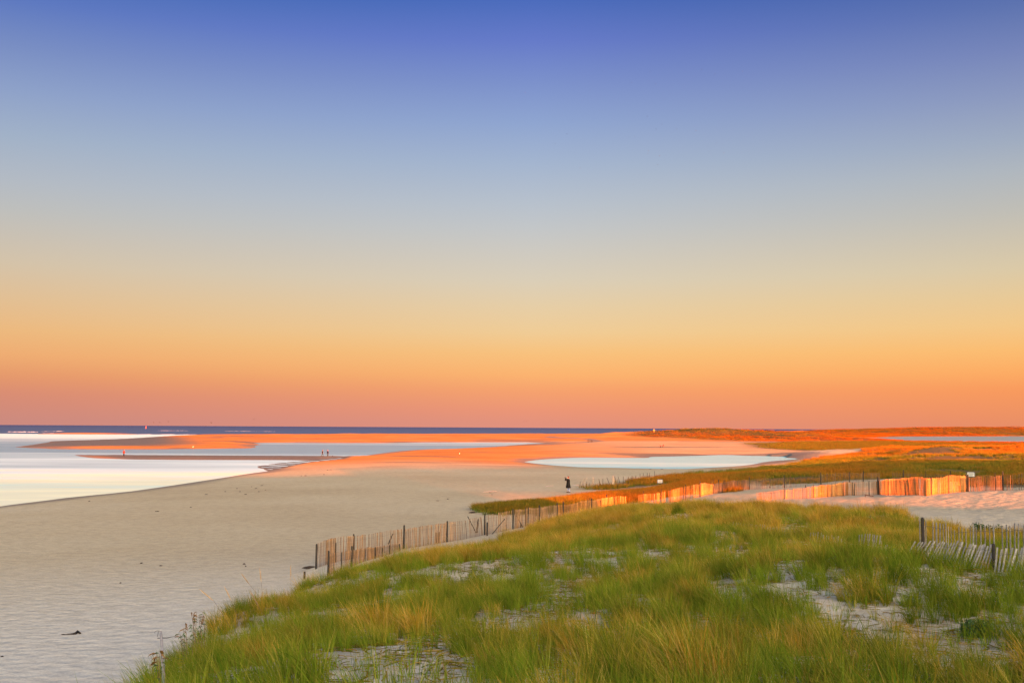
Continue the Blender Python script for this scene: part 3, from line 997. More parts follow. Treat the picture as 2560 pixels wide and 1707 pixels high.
# far marsh and far dunes
X, Y, TT = [], [], []
for poly, n, tt in ((MARSH, 30000, -0.35), (FARG, 170000, 0.55)):
    x, y, sdg = rand_in(poly, n)
    k = (sdg < 0) & (rng.uniform(0, 1, n) < sstep(4, -14, sdg + (fbm(x * 0.04, y * 0.04, 91, 3) - 0.5) * 40)) & (x / y < 0.62)
    X.append(x[k]); Y.append(y[k]); TT.append(np.full(k.sum(), tt))
x, y, tint = np.concatenate(X), np.concatenate(Y), np.concatenate(TT)
z, sdd, _ = ground(x, y, True)
k = (sdd > 3) & ((z > np.where(np.hypot(x, y) > 1100, 0.5, 1.1)) | (tint < 0.3))
x, y, z, tint = x[k], y[k], z[k], tint[k]
r = np.hypot(x, y)
g = 1.0 + 1.2 * sstep(500, 1300, r)
tint = np.clip(tint + (fbm(x * 0.02, y * 0.03, 93, 3) - 0.5) * 1.3, 0, 1)
hs = rng.uniform(0.7, 1.1, len(x)) * np.where(tint < 0.2, 0.55, 1.0)
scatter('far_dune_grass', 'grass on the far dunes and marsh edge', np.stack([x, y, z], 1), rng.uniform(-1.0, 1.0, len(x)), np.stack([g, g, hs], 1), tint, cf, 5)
print('far tufts', len(x))

# ------------------------------------------------------------------ simple materials for things
def plain(name, col, rough=0.8, var=0.25, nscale=6.0, spec=0.3, obj_var=0.35):
    """a coloured surface with grain and a tone of its own for each piece"""
    mt, nt, b = mat(name)
    tcn = N(nt, 'ShaderNodeTexCoord')
    n = noise_node(nt, nscale, 4, 0.6, tcn.outputs['Object'])
    oi = N(nt, 'ShaderNodeObjectInfo')
    lo = tuple(c * (1 - var) for c in col)
    hi = tuple(min(0.9, c * (1 + var)) for c in col)
    c = ramp_node(nt, n.outputs[0], [(0.3, lo), (0.7, hi)]).outputs[0]
    v = ramp_node(nt, oi.outputs['Random'], [(0, (1 - obj_var,) * 3), (1, (1 + obj_var * 0.6,) * 3)]).outputs[0]
    nt.links.new(mixrgb(nt, 1.0, c, v, 'MULTIPLY'), b.inputs['Base Color'])
    b.inputs['Roughness'].default_value = rough
    b.inputs['Specular IOR Level'].default_value = spec
    return mt


M_SLAT = plain('lath_brown', (0.25, 0.14, 0.066), 0.85, 0.35, 9)
M_SLATG = plain('lath_grey', (0.33, 0.285, 0.225), 0.85, 0.4, 14)
M_POST = plain('post_dark', (0.035, 0.028, 0.02), 0.85, 0.4, 5)
M_POSTG = plain('post_grey', (0.10, 0.085, 0.065), 0.85, 0.4, 8)
M_WIRE = plain('wire', (0.10, 0.085, 0.07), 0.6, 0.2, 3)
M_WHITE = plain('sign_white', (0.36, 0.37, 0.36), 0.5, 0.06, 8, 0.4, 0.05)
M_INK = plain('sign_ink', (0.10, 0.13, 0.13), 0.6, 0.1, 8, 0.3, 0.05)
M_FRAME = plain('sign_frame', (0.06, 0.05, 0.035), 0.8, 0.3, 8, 0.3, 0.1)
M_DRIFT = plain('driftwood', (0.28, 0.25, 0.24), 0.9, 0.3, 10)
M_WEED = plain('dry_weed', (0.045, 0.03, 0.02), 0.9, 0.4, 12)
M_LEAF = plain('leaf_green', (0.08, 0.12, 0.02), 0.6, 0.35, 20)
M_LEAFR = plain('leaf_russet', (0.24, 0.12, 0.03), 0.6, 0.35, 20)
M_SHRUB = plain('shrub_leaf', (0.035, 0.075, 0.012), 0.6, 0.4, 6)
M_STEM = plain('stem', (0.20, 0.12, 0.05), 0.8, 0.3, 12)
M_SEED = plain('seed_head', (0.42, 0.26, 0.12), 0.9, 0.3, 12)
M_FOAM = plain('foam', (0.80, 0.78, 0.76), 0.7, 0.1, 0.5)


def tube(path, radii, n=6, cap=True):
    """verts, faces of a tapered tube through points"""
    V, Fc = [], []
    P = [Vector(p) for p in path]
    for i, p in enumerate(P):
        t = (P[min(i + 1, len(P) - 1)] - P[max(i - 1, 0)]).normalized()
        a = Vector((0, 0, 1)) if abs(t.z) < 0.9 else Vector((1, 0, 0))
        u = t.cross(a).normalized()
        v = t.cross(u).normalized()
        r = radii[i] if hasattr(radii, '__len__') else radii
        for k in range(n):
            an = 2 * math.pi * k / n
            V.append(p + (u * math.cos(an) + v * math.sin(an)) * r)
    for i in range(len(P) - 1):
        for k in range(n):
            Fc.append((i * n + k, i * n + (k + 1) % n, (i + 1) * n + (k + 1) % n, (i + 1) * n + k))
    if cap:
        Fc.append(tuple(range(n))[::-1])
        Fc.append(tuple((len(P) - 1) * n + k for k in range(n)))
    return V, Fc


def join(parts):
    V, Fc = [], []
    for v, f in parts:
        o = len(V)
        V += list(v)
        Fc += [tuple(i + o for i in q) for q in f]
    return V, Fc


def lath_mesh(name, w, th, mt, rs):
    """one split lath, 1 m long, a little warped, with a chipped top"""
    V, Fc = [], []
    zs = [0, 0.35, 0.7, 0.985]
    for i, z in enumerate(zs):
        ox, oy = (rs.uniform(-.006, .006), rs.uniform(-.006, .006)) if 0 < i < 3 else (0, 0)
        ww = w * rs.uniform(0.88, 1.08)
        for sx, sy in ((-1, -1), (1, -1), (1, 1), (-1, 1)):
            V.append((ox + sx * ww / 2, oy + sy * th / 2, z + (rs.uniform(-.012, .012) if i == 3 else 0)))
    for i in range(3):
        for k in range(4):
            Fc.append((i * 4 + k, i * 4 + (k + 1) % 4, (i + 1) * 4 + (k + 1) % 4, (i + 1) * 4 + k))
    Fc += [(3, 2, 1, 0), (12, 13, 14, 15)]
    me = bpy.data.meshes.new(name)
    me.from_pydata(V, [], Fc)
    me.materials.append(mt)
    me.update()
    return me


def post_mesh(name, r, mt, rs):
    V, Fc = tube([(0, 0, 0), (rs.uniform(-.01, .01), 0, 0.5), (0, rs.uniform(-.01, .01), 0.97), (0, 0, 1.0)], [r, r * 0.98, r * 0.92, r * 0.6], 8)
    me = bpy.data.meshes.new(name)
    me.from_pydata([tuple(v) for v in V], [], Fc)
    me.materials.append(mt)
    me.update()
    return me


rs = random.Random(5)
LATH = [lath_mesh('lath', 0.038, 0.010, M_SLAT, rs) for _ in range(5)]
M_SLAT_SHADED = plain('lath_shaded', (0.115, 0.072, 0.042), 0.85, 0.3, 9)  # shaded copy of the lath, darkened for the unlit fences
LATH_SHADED = [lath_mesh('lath', 0.036, 0.010, M_SLAT_SHADED, rs) for _ in range(4)]
M_SLAT_LIT = plain('lath_sunlit', (0.38, 0.165, 0.045), 0.85, 0.3, 9)  # sunlit copy of the lath, orange glow put into its colour
LATH_LIT = [lath_mesh('lath', 0.040, 0.010, M_SLAT_LIT, rs) for _ in range(5)]
LATHG = [lath_mesh('lath_weathered', 0.040, 0.010, M_SLATG, rs) for _ in range(5)]
POSTS = [post_mesh('post', 0.052, M_POST, rs) for _ in range(3)]
POSTT = [post_mesh('stake', 0.028, M_POST, rs) for _ in range(3)]


def inst(name, me, parent, base, top, twist=0.0, origin=None, sxy=1.0):
    """place a unit-long mesh between two points"""
    o = bpy.data.objects.new(name, me)
    COL.objects.link(o)
    b, t = Vector(base), Vector(top)
    if origin is not None:
        b, t = b - origin, t - origin
        o.parent = parent
    d = t - b
    q = d.to_track_quat('Z', 'Y')
    q2 = q @ Matrix.Rotation(twist, 4, 'Z').to_quaternion()
    o.rotation_mode = 'QUATERNION'
    o.rotation_quaternion = q2
    o.location = b
    o.scale = (sxy, sxy, d.length)
    return o


def col_of(v):
    """photo column of a place"""
    d = Vector((v[0], v[1], (v[2] if len(v) > 2 else 1.0) - CAMZ))
    return 1280 + F * d.dot(rt) / d.dot(fwd)


class Path:
    def __init__(self, pts):
        self.p = np.array([tuple(at_r(*q))[:2] for q in pts])
        # smooth the corners a little
        seg = np.hypot(*(np.diff(self.p, axis=0).T))
        self.s = np.concatenate([[0], np.cumsum(seg)])
        self.L = self.s[-1]
        fine = np.linspace(0, self.L, 1200)
        self.fs = fine
        self.fx, self.fy = np.interp(fine, self.s, self.p[:, 0]), np.interp(fine, self.s, self.p[:, 1])
        self.fc = np.array([col_of((x, y, 3)) for x, y in zip(self.fx, self.fy)])

    def xy(self, s):
        return np.interp(s, self.fs, self.fx), np.interp(s, self.fs, self.fy)

    def s_at(self, px):
        return float(self.fs[np.argmin(np.abs(self.fc - px))])

    def ang(self, s):
        x0, y0 = self.xy(np.maximum(s - 0.4, 0))
        x1, y1 = self.xy(np.minimum(s + 0.4, self.L))
        return np.arctan2(y1 - y0, x1 - x0)


def sand_fence(name, label, pts, heights, posts, spacing=0.098, gaps=(), laths=LATH, group=None, lean=0.03, wires=(0.12, 0.45, 0.8), seed=1):
    """a lath and wire fence; heights: [(photo column, exposed height)]; posts: [(column, height, radius kind, lean px)]"""
    rs = random.Random(seed)
    pa = Path(pts)
    ox, oy = pa.xy(0)
    org = Vector((float(ox), float(oy), ground1(float(ox), float(oy))))
    root = empty(name, org)
    tag(root, label, 'fence', group)
    s = np.arange(0.05, pa.L, spacing) + rng.uniform(-0.015, 0.015, len(np.arange(0.05, pa.L, spacing)))
    x, y = pa.xy(s)
    z = ground(x, y)
    a = pa.ang(s)
    cols = np.array([col_of((x[i], y[i], z[i])) for i in range(len(s))])
    hc, hv = [h[0] for h in heights], [h[1] for h in heights]
    hh = np.interp(cols, hc, hv)
    wob = (vnoise(s * 0.35, s * 0 + seed, 7) - 0.5) * 0.20
    sway = (vnoise(s * 0.5, s * 0 + seed + 9, 8) - 0.5) * 0.5
    tops = {}
    for i in range(len(s)):
        if any(g0 < cols[i] < g1 for g0, g1 in gaps) or rs.random() < 0.03:
            continue
        h = max(0.12, hh[i] + wob[i] + rs.uniform(-0.03, 0.03))
        lx = rs.gauss(0, lean) + 0.12 * (vnoise(np.array([s[i] * 0.6]), np.array([seed * 1.7]), 4)[0] - 0.5)
        nx, ny = -math.sin(a[i]) * sway[i] * 0.35, math.cos(a[i]) * sway[i] * 0.35
        b = Vector((x[i] - nx * 0.1, y[i] - ny * 0.1, z[i] - 0.12))
        t = Vector((x[i] + math.cos(a[i]) * lx * h + nx, y[i] + math.sin(a[i]) * lx * h + ny, z[i] + h))
        inst('lath', rs.choice(laths), root, b, t, a[i] + rs.gauss(0, 0.12), org)
        tops[i] = (b, t)
    for w in wires:
        parts, run = [], []
        for i in range(len(s)):
            if i in tops:
                b, t = tops[i]
                if i % 3 == 0:
                    run.append(b.lerp(t, min(0.97, w)) - org + Vector((0, 0, 0.004)))
            elif len(run) > 1 and any(g0 < cols[i] < g1 for g0, g1 in gaps):
                parts.append(tube(run, 0.004, 3)); run = []
        if len(run) > 1: parts.append(tube(run, 0.004, 3))
        if parts:
            V, Fc = join(parts)
            mesh_obj('wire', V, Fc, M_WIRE, root)
    for p in posts:
        px, h, kind = p[0], p[1], p[2]
        dx = p[3] if len(p) > 3 else 0.0
        off = p[4] if len(p) > 4 else -0.06
        sp = pa.s_at(px)
        X, Y = [float(q) for q in pa.xy(sp)]
        an = float(pa.ang(np.array([sp]))[0])
        d = Vector((X, Y, 0)).normalized()
        X, Y = X + d.x * off, Y + d.y * off
        Z = ground1(X, Y)
        b, t = Vector((X, Y, Z - 0.25)), Vector((X + math.cos(an) * dx + rs.uniform(-.02, .02), Y + math.sin(an) * dx * 0.3, Z + h))
        inst('post', rs.choice(POSTS if kind else POSTT), root, b, t, rs.uniform(0, 3), org, 1.0 if kind else 1.0)
    return root


H12 = [(0, 1.2), (3000, 1.2)]
sand_fence('sand_fence', 'brown lath sand fence on bare sand at the foot of the grassy dune', FENCE_A, [(0, 1.26), (1300, 1.22), (1400, 1.1)],
           [(790, 1.22, 1), (841, 1.0, 0), (885, 1.32, 1), (1010, 1.34, 1), (1118, 1.24, 1), (1212, 1.30, 1), (1283, 1.28, 1), (1303, 1.15, 0, -0.35), (1315, 1.25, 0), (1320, 1.2, 0, 0.05), (1348, 1.22, 1), (1393, 1.22, 1)], seed=1)
sand_fence('sand_fence', 'sunlit orange lath sand fence with a missing stretch behind the dune grass', FENCE_A2, [(1396, 1.05), (1500, 1.1), (1600, 1.1), (1690, 1.15), (1760, 1.1), (1781, 0.9)],
           [(1408, 1.25, 1), (1468, 1.28, 0), (1472, 1.35, 0), (1479, 1.25, 1), (1501, 1.05, 0), (1517, 1.35, 1), (1536, 1.1, 0), (1608, 1.45, 0), (1635, 1.2, 0), (1653, 1.45, 0), (1675, 1.3, 0), (1708, 1.2, 0), (1714, 1.3, 0), (1750, 1.38, 1), (1778, 1.3, 0)], gaps=[(1566, 1594), (1664, 1672)], laths=LATH_LIT, spacing=0.088, seed=2)
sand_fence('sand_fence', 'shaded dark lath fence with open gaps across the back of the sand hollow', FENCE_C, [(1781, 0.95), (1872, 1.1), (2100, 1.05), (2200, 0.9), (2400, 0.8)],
           [(1783, 1.35, 0), (1796, 1.3, 1), (1806, 0.85, 0), (1812, 1.2, 0, -0.35), (1816, 1.2, 0, -0.4), (1857, 0.5, 0), (1873, 1.32, 1), (1961, 1.35, 1), (2052, 1.28, 1), (2124, 1.1, 1), (2158, 1.15, 1), (2259, 1.2, 1), (2314, 1.1, 0), (2377, 1.1, 1)], spacing=0.115, gaps=[(2200, 2230)], laths=LATH_SHADED, seed=3)
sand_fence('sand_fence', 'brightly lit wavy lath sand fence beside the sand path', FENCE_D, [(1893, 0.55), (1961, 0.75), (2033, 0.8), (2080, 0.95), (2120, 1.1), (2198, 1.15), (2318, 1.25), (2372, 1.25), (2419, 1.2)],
           [(1961, 0.8, 0), (2034, 1.05, 0), (2079, 1.0, 0), (2092, 0.9, 0), (2108, 1.15, 0), (2132, 1.1, 0), (2136, 1.0, 0, 0.1), (2173, 1.2, 0), (2195, 1.4, 1), (2199, 1.35, 1, -0.28), (2221, 1.1, 0), (2265, 1.15, 1), (2273, 1.2, 1), (2321, 1.1, 0), (2329, 1.25, 1), (2372, 1.3, 1), (2399, 0.5, 0), (2417, 1.25, 1)], spacing=0.078, lean=0.02, laths=LATH_LIT, seed=4)
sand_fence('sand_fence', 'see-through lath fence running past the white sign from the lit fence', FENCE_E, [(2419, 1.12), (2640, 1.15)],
           [(2421, 1.3, 1), (2490, 1.3, 0), (2509, 1.35, 1), (2600, 1.3, 1)], spacing=0.115, laths=LATH_SHADED, seed=5)
sand_fence('sand_fence', 'older half-buried lath fence with a tall end post on bare sand', FENCE_B, [(820, 0.95), (880, 0.85), (940, 0.6), (1003, 0.35)],
           [(820, 1.18, 1), (854, 0.85, 0), (880, 1.0, 1), (914, 0.6, 0), (939, 0.6, 0), (956, 0.45, 0), (975, 0.5, 0), (1000, 0.4, 0)], seed=6)

# old broken fence where the beach grass begins
GP = [(1447, 1217, 137), (1500, 1216, 139), (1556, 1211, 142), (1600, 1204, 152), (1640, 1196, 168)]
gf = Path(GP)
o_ = gf.xy(0)
org = Vector((float(o_[0]), float(o_[1]), ground1(float(o_[0]), float(o_[1]))))
gr = tag(empty('broken_fence', org), 'collapsed old fence of tilted laths and thin posts beside the person', 'fence')
rs = random.Random(17)
for px0, px1, tilt, h in [(1448, 1461, 0.42, 1.25), (1479, 1485, 0.12, 1.2), (1531, 1538, 0.02, 1.3)]:
    for k in range(9):
        sp = gf.s_at(px0) + k * (px1 - px0) / 9 * 0.05
        X, Y = [float(q) for q in gf.xy(sp)]
        Z = ground1(X, Y)
        inst('lath', rs.choice(LATHG), gr, (X, Y, Z - 0.1), (X + tilt * h + rs.uniform(-.04, .04), Y + rs.uniform(-.1, .1), Z + h + rs.uniform(-.1, .1)), rs.uniform(-.3, .3), org)
for px, h, dx in [(1449, 0.8, 0.1), (1467, 0.75, 0), (1473, 0.6, 0), (1498, 0.75, 0), (1504, 1.0, -0.35), (1507, 1.05, 0.0), (1527, 1.1, -0.5), (1541, 1.2, -0.2), (1552, 1.1, -0.35), (1558, 1.1, 0), (1571, 0.95, 0), (1580, 1.0, 0), (1589, 0.95, 0.05),
                  (1600, 1.1, 0), (1608, 1.1, 0), (1618, 1.0, 0), (1624, 0.9, 0), (1636, 0.95, 0)]:
    sp = gf.s_at(px)
    X, Y = [float(q) for q in gf.xy(sp)]
    Z = ground1(X, Y)
    inst('post', rs.choice(POSTT), gr, (X, Y, Z - 0.2), (X + dx, Y + rs.uniform(-.1, .1), Z + h), 0, org)
for pa_, pb_, h in [(1560, 1575, 0.55), (1576, 1594, 0.6)]:
    A_, B_ = [Vector([float(q) for q in gf.xy(gf.s_at(p))] + [0]) for p in (pa_, pb_)]
    A_.z, B_.z = ground1(A_.x, A_.y) + h, ground1(B_.x, B_.y) + h
    inst('rail', rs.choice(LATHG), gr, A_, B_, 0, org)

# the weathered near fence: standing row and slumped row
rs = random.Random(23)


def q7(X, Y): return (2240 + X / 7.35, 1280 + Y / 7.35)


UP = [(435, 120), (520, 230), (545, 145), (680, 170), (740, 180), (808, 195), (863, 200), (915, 180), (962, 250), (1010, 255), (1073, 315), (1155, 260), (1212, 270), (1285, 258), (1362, 255), (1422, 250), (1470, 250), (1553, 240),
      (1632, 240), (1717, 245), (1790, 240), (1950, 250), (2030, 210), (2095, 235), (2180, 195), (2250, 200), (2340, 220), (2400, 215), (2465, 225), (2530, 210), (2600, 230), (2660, 220)]
p0 = at_r(*q7(435, 120), 29.2)
org = Vector((p0.x, p0.y, ground1(p0.x, p0.y)))
uf = tag(empty('weathered_fence', org), 'weathered grey lath fence standing upright in the dune grass', 'fence')
pts_top = []
for X, Y in UP:
    rr_ = 29.2 - (X - 435) / 2000 * 0.9
    t = at_r(*q7(X, Y), rr_)
    lean = rs.uniform(-0.05, 0.02)
    b = Vector((t.x + lean * 0.6, t.y, ground1(t.x, t.y) - 0.15))
    inst('lath', rs.choice(LATHG), uf, b, t, rs.gauss(0, 0.15), org)
    pts_top.append(b.lerp(t, 0.88) - org + Vector((0, -0.01, 0)))
    if X == 435:
        pb = at_r(*q7(487, 95), 29.1)
        inst('post', POSTS[0], uf, (pb.x, pb.y, ground1(pb.x, pb.y) - 0.2), pb, 0.4, org, 0.8)
for dz in (0, -0.38, -0.75):
    V, Fc = tube([p + Vector((0, 0, dz)) for p in pts_top], 0.004, 4)
    mesh_obj('wire', V, Fc, M_WIRE, uf)
LOW = []
for k in range(26):
    f = k / 25.0
    bx = 180 + f * 1490
    by = 830 + 190 * f ** 0.8 + rs.uniform(-20, 20)
    LOW.append((bx, by + 25, bx + 205 + rs.uniform(-30, 35) - 60 * f, 545 + 45 * f + rs.uniform(-25, 25), 27.4 - 0.6 * f))
for k in range(14):
    f = k / 13.0
    bx = 1805 + f * 850
    LOW.append((bx, 1135 + 90 * min(1, f * 1.6) + rs.uniform(-15, 15), bx + 60 + 110 * math.exp(-((f - .35) / .22) ** 2) + rs.uniform(-20, 20), 655 + rs.uniform(-25, 35) - 60 * f, 26.3 - 0.5 * f))
b0 = at_r(*q7(200, 840), 27.4)
org = Vector((b0.x, b0.y, ground1(b0.x, b0.y)))
lf = tag(empty('weathered_fence', org), 'slumped grey lath fence leaning over in front of the upright row', 'fence')
pts_top = []
for i, (bx, by, tx, ty, rr_) in enumerate(LOW):
    b, t = at_r(*q7(bx, by), rr_), at_r(*q7(tx, ty), rr_ + 0.25)
    gz = ground1(b.x, b.y)
    d = (t - b).normalized()
    L_ = (t - b).length
    sh = gz - b.z
    b2, t2 = b + Vector((0, 0, sh)), t + Vector((0, 0, max(0.0, sh)))
    if (t2 - b2).length < 0.45: t2 = b2 + Vector((0.1, 0, 0.5))
    inst('lath', rs.choice(LATHG), lf, b2 - d * 0.12, t2, rs.gauss(0, 0.2), org)
    pts_top.append((b2, t2))
for w in (0.25, 0.78):
    V, Fc = tube([b.lerp(t, w) - org + Vector((0, -0.012, 0)) for b, t in pts_top[:26]], 0.004, 4)
    V2, F2 = tube([b.lerp(t, w) - org + Vector((0, -0.012, 0)) for b, t in pts_top[26:]], 0.004, 4)
    V, Fc = join([(V, Fc), (V2, F2)])
    mesh_obj('wire', V, Fc, M_WIRE, lf)
pt = at_r(*q7(1785, 575), 26.8)
inst('post', POSTS[1], lf, (pt.x, pt.y, ground1(pt.x, pt.y) - 0.2), pt, 0.4, org, 0.8)

# lath tips of a buried fence in the grass
bf = None
for px0, py0, px1, py1, n, rr0, rr1, h in [(1833, 1303, 1975, 1322, 24, 46, 43, 0.34), (2027, 1327, 2110, 1345, 14, 40.5, 38, 0.36), (2150, 1337, 2200, 1341, 9, 35, 34, 0.85), (2205, 1352, 2236, 1372, 5, 33, 31, 0.4)]:
    for k in range(n):
        f = (k + rs.uniform(-.25, .25)) / max(1, n - 1)
        t = at_r(px0 + (px1 - px0) * f, py0 + (py1 - py0) * f + rs.uniform(-3, 3), rr0 + (rr1 - rr0) * f)
        gz = ground1(t.x, t.y)
        if bf is None:
            org = Vector((t.x, t.y, gz))
            bf = tag(empty('buried_fence', org), 'row of pale lath tips poking out of the dune grass', 'fence')
        tz = max(t.z, gz + h * 0.8)
        inst('lath', rs.choice(LATHG), bf, (t.x - rs.uniform(0, .25) * (tz - gz), t.y, gz - 0.15), (t.x, t.y, min(tz, gz + 1.1)), rs.gauss(0, .3), org)

# loose and leaning posts along the fences
LOOSE = [((1190, 1332), (1169, 1290), 0, 'thin post leaning left, one arm of a V against the fence'), ((1192, 1332), (1196, 1297), 1, 'short post, the upright arm of a V against the fence'),
         ((1231, 1334), (1262, 1296), 0, 'long post leaning right against the lath fence'), ((971, 1361), (982, 1334), 1, 'thick short post leaning right against the lath fence'),
         ((1071, 1361), (1071, 1337), 0, 'thin lone stake before the lath fence near a close pair of stakes'), ((1090.5, 1358), (1090.5, 1330), 1, 'straight stake of a close pair standing before the lath fence'), ((1097, 1357), (1099, 1329), 1, 'slightly tilted stake of a close pair standing before the lath fence'), ((1111, 1355), (1111, 1346), 0, 'tiny stub in the sand next to a close pair of stakes'), ((1218, 1339), (1218, 1305), 1, 'dark stake close beside a tall fence post between leaning posts'),
         ((1266, 1326), (1266, 1310), 0, 'short stub beside the long post that leans right on the fence'), ((1307, 1318), (1290, 1287), 0, 'thin post leaning left across the fence'), ((761, 1449), (761.5, 1437), 1, 'short dark stump in the sand off the fence end'),
         ((1642, 1258), (1656, 1236), 0, 'crooked thin post leaning right before the lit fence'), ((2014, 1219), (2014, 1212), 1, None), ((1925, 1220), (1925, 1215), 1, None)]
for (bx, by), (tx, ty), kind, lab in LOOSE:
    b = hit(bx, by)
    rr_ = math.hypot(b.x, b.y)
    t = at_r(tx, ty, rr_ + 0.1)
    if t.z - b.z < 0.2: t.z = b.z + 0.35
    d = (t - b).normalized()
    o = inst('loose_post', rs.choice(POSTS if kind else POSTT), None, b - d * 0.2, t)
    tag(o, lab or 'dark stub of a stake in the sand hollow before the shaded fence', 'post', None if lab else 'stubs in the sand hollow')
b, e = at_r(2163, 1240, 84), at_r(2184, 1240, 84.5)
b.z, e.z = ground1(b.x, b.y) + 0.16, ground1(e.x, e.y) + 0.05
fr = tag(empty('fallen_post', Vector((b.x, b.y, ground1(b.x, b.y)))), 'fallen dark post lying on sand before the lit fence', 'post')
inst('beam', POSTT[0], fr, b, e, 0, fr.location.copy())
inst('peg', POSTT[1], fr, b - Vector((0, 0, 0.25)), b + Vector((0, 0, 0.06)), 0, fr.location.copy())


# ------------------------------------------------------------------ signs
def box(cx, cy, cz, sx, sy, sz):
    V = [(cx + x * sx / 2, cy + y * sy / 2, cz + z * sz / 2) for z in (-1, 1) for y in (-1, 1) for x in (-1, 1)]
    return V, [(0, 2, 3, 1), (4, 5, 7, 6), (0, 1, 5, 4), (2, 6, 7, 3), (0, 4, 6, 2), (1, 3, 7, 5)]


def sign(px, py_top, r, w, h, legs, label, lines):
    t = at_r(px, py_top, r)
    g = ground1(t.x, t.y)
    root = tag(empty('warning_sign', (t.x, t.y, g), -math.atan2(t.x, t.y)), label, 'sign')
    zt = t.z - g
    panel = mesh_obj('panel', *box(0, 0, zt - h / 2, w, 0.02, h), M_WHITE, root)
    fw = 0.075
    mesh_obj('frame', *join([box(0, -0.004, zt - fw / 2 + 0.01, w + 0.05, 0.034, fw), box(0, -0.004, zt - h + fw / 2 - 0.01, w + 0.05, 0.034, fw),
                             box(-w / 2, -0.004, zt - h / 2, fw, 0.030, h - 2 * fw + 0.015), box(w / 2, -0.004, zt - h / 2, fw, 0.030, h - 2 * fw + 0.015)]), M_FRAME, root)
    for x in legs:
        mesh_obj('post', *box(x, 0.035, (zt - 0.02) / 2 - 0.15, 0.05, 0.045, zt - 0.02 + 0.3), M_FRAME, root)
    rs_ = random.Random(int(px))
    parts = []
    for zf, wf in lines:
        x = -w * wf / 2
        while x < w * wf / 2:
            cw = rs_.uniform(0.03, 0.05)
            parts.append(box(x + cw / 2, -0.013, zt - h * zf, cw * 0.85, 0.005, 0.095))
            parts.append(box(x + cw / 2, -0.0165, zt - h * zf + rs_.choice((-.02, 0, .02)), cw * 0.9, 0.003, 0.02))
            x += cw + 0.012
    mesh_obj('lettering', *join(parts), M_INK, panel)
    return root


sign(1650, 1197.2, 132, 0.62, 0.50, (-0.31, 0.31), 'white framed notice on two posts behind the golden grass strip', [(0.38, 0.68), (0.68, 0.55)])
sign(2427, 1178.2, 106, 0.66, 0.50, (0.0,), 'white framed notice standing behind the lath fence by the lit sand', [(0.38, 0.6), (0.70, 0.4)])

# ------------------------------------------------------------------ small things on the sand


def lump(name, loc, sx, sy, sz, mt, rs, rz=0.0):
    bm = bmesh.new()
    bmesh.ops.create_icosphere(bm, subdivisions=2, radius=1.0)
    for v in bm.verts:
        n = 0.72 + 0.55 * rs.random()
        v.co = Vector((v.co.x * sx * n, v.co.y * sy * n, max(-0.25, v.co.z) * sz * n))
    me = bpy.data.meshes.new(name)
    bm.to_mesh(me)
    bm.free()
    me.materials.append(mt)
    o = bpy.data.objects.new(name, me)
    o.location = loc
    o.rotation_euler = (0, 0, rz)
    COL.objects.link(o)
    return o


weeds = [z1(*p) for p in [(1410, 566), (1540, 546), (1680, 563), (1720, 512), (1750, 525), (1815, 535), (1790, 503), (1640, 545), (1620, 524), (1770, 545), (610, 612), (1065, 682), (1080, 683), (1305, 652), (2060, 437), (2215, 428), (2240, 398), (2260, 396), (2090, 436)]]
weeds += [z2(*p) for p in [(1000, 551), (1010, 568), (640, 608), (710, 596), (1580, 210)]]
weeds += [(353, 1410), (301, 1460), (5, 1642), (614, 1416), (610, 1412), (402, 1416), (831, 1140), (1626, 1172.5), (1654, 1172.5), (1573, 1216), (1580, 1215), (1690, 1207)]
for px, py in weeds:
    p = hit(px, py)
    k = math.hypot(p.x, p.y) / F
    o = lump('seaweed_clump', p + Vector((0, 0, 0.01)), k * rs.uniform(1.5, 4.0), max(0.06, k * rs.uniform(1.0, 2.4)), rs.uniform(0.02, 0.05) + k * 0.25, M_WEED, rs, rs.uniform(-.4, .4))
    if 505 < px < 670 and 1200 < py < 1240: lab = 'dark seaweed scrap in the loose cluster on the shaded sand near the inlet'
    elif py > 1390: lab = 'tiny dark scrap on the pale footprinted sand below the dune'
    elif 740 < px < 830 and py < 1200: lab = 'small scrap of seaweed on the edge of the sunlit sand'
    elif 1600 < px < 1700 and py < 1180: lab = 'small dark lump at the near shore of the tidal pool'
    elif 1550 < px < 1700: lab = 'dark scrap by the collapsed old fence and its grass'
    elif px > 1080 and py < 1120: lab = 'small dark scrap by the head of the channel'
    elif px > 1080: lab = 'thin scrap on the open sand to seaward of the lath fence'
    elif px > 800: lab = 'low brown lump on the spit beside the walking pair'
    else: lab = 'dark seaweed scrap on the sand slope along the pale inlet'
    tag(o, lab, 'seaweed', 'seaweed scraps: ' + lab)
p = hit(774, 1421)
tag(lump('seaweed_clump', p + Vector((0, 0, 0.02)), 0.35, 0.15, 0.10, M_WEED, rs), 'dark tangled seaweed heap at the end post of the lath fence', 'seaweed')
p = hit(1182, 1282)
tag(lump('seaweed_clump', p + Vector((0, 0, 0.02)), 0.35, 0.2, 0.10, M_WEED, rs), 'dark seaweed heap off the tip of the golden grass strip', 'seaweed')
# kelp strand
kp = [hit(px, py) + Vector((0, 0, 0.03)) for px, py in [(153, 1589), (158, 1588), (164, 1588.5), (170, 1590), (176, 1588), (182, 1586.5), (188, 1585.5), (194, 1584.5), (201, 1584.5)]]
V, Fc = tube([p - kp[0] for p in kp], [0.01, 0.02, 0.012, 0.02, 0.02, 0.03, 0.05, 0.07, 0.03], 6)
o = mesh_obj('kelp_strand', V, Fc, M_WEED)
o.location = kp[0]
tag(o, 'dark twisted strand of kelp on open footprinted sand', 'seaweed')
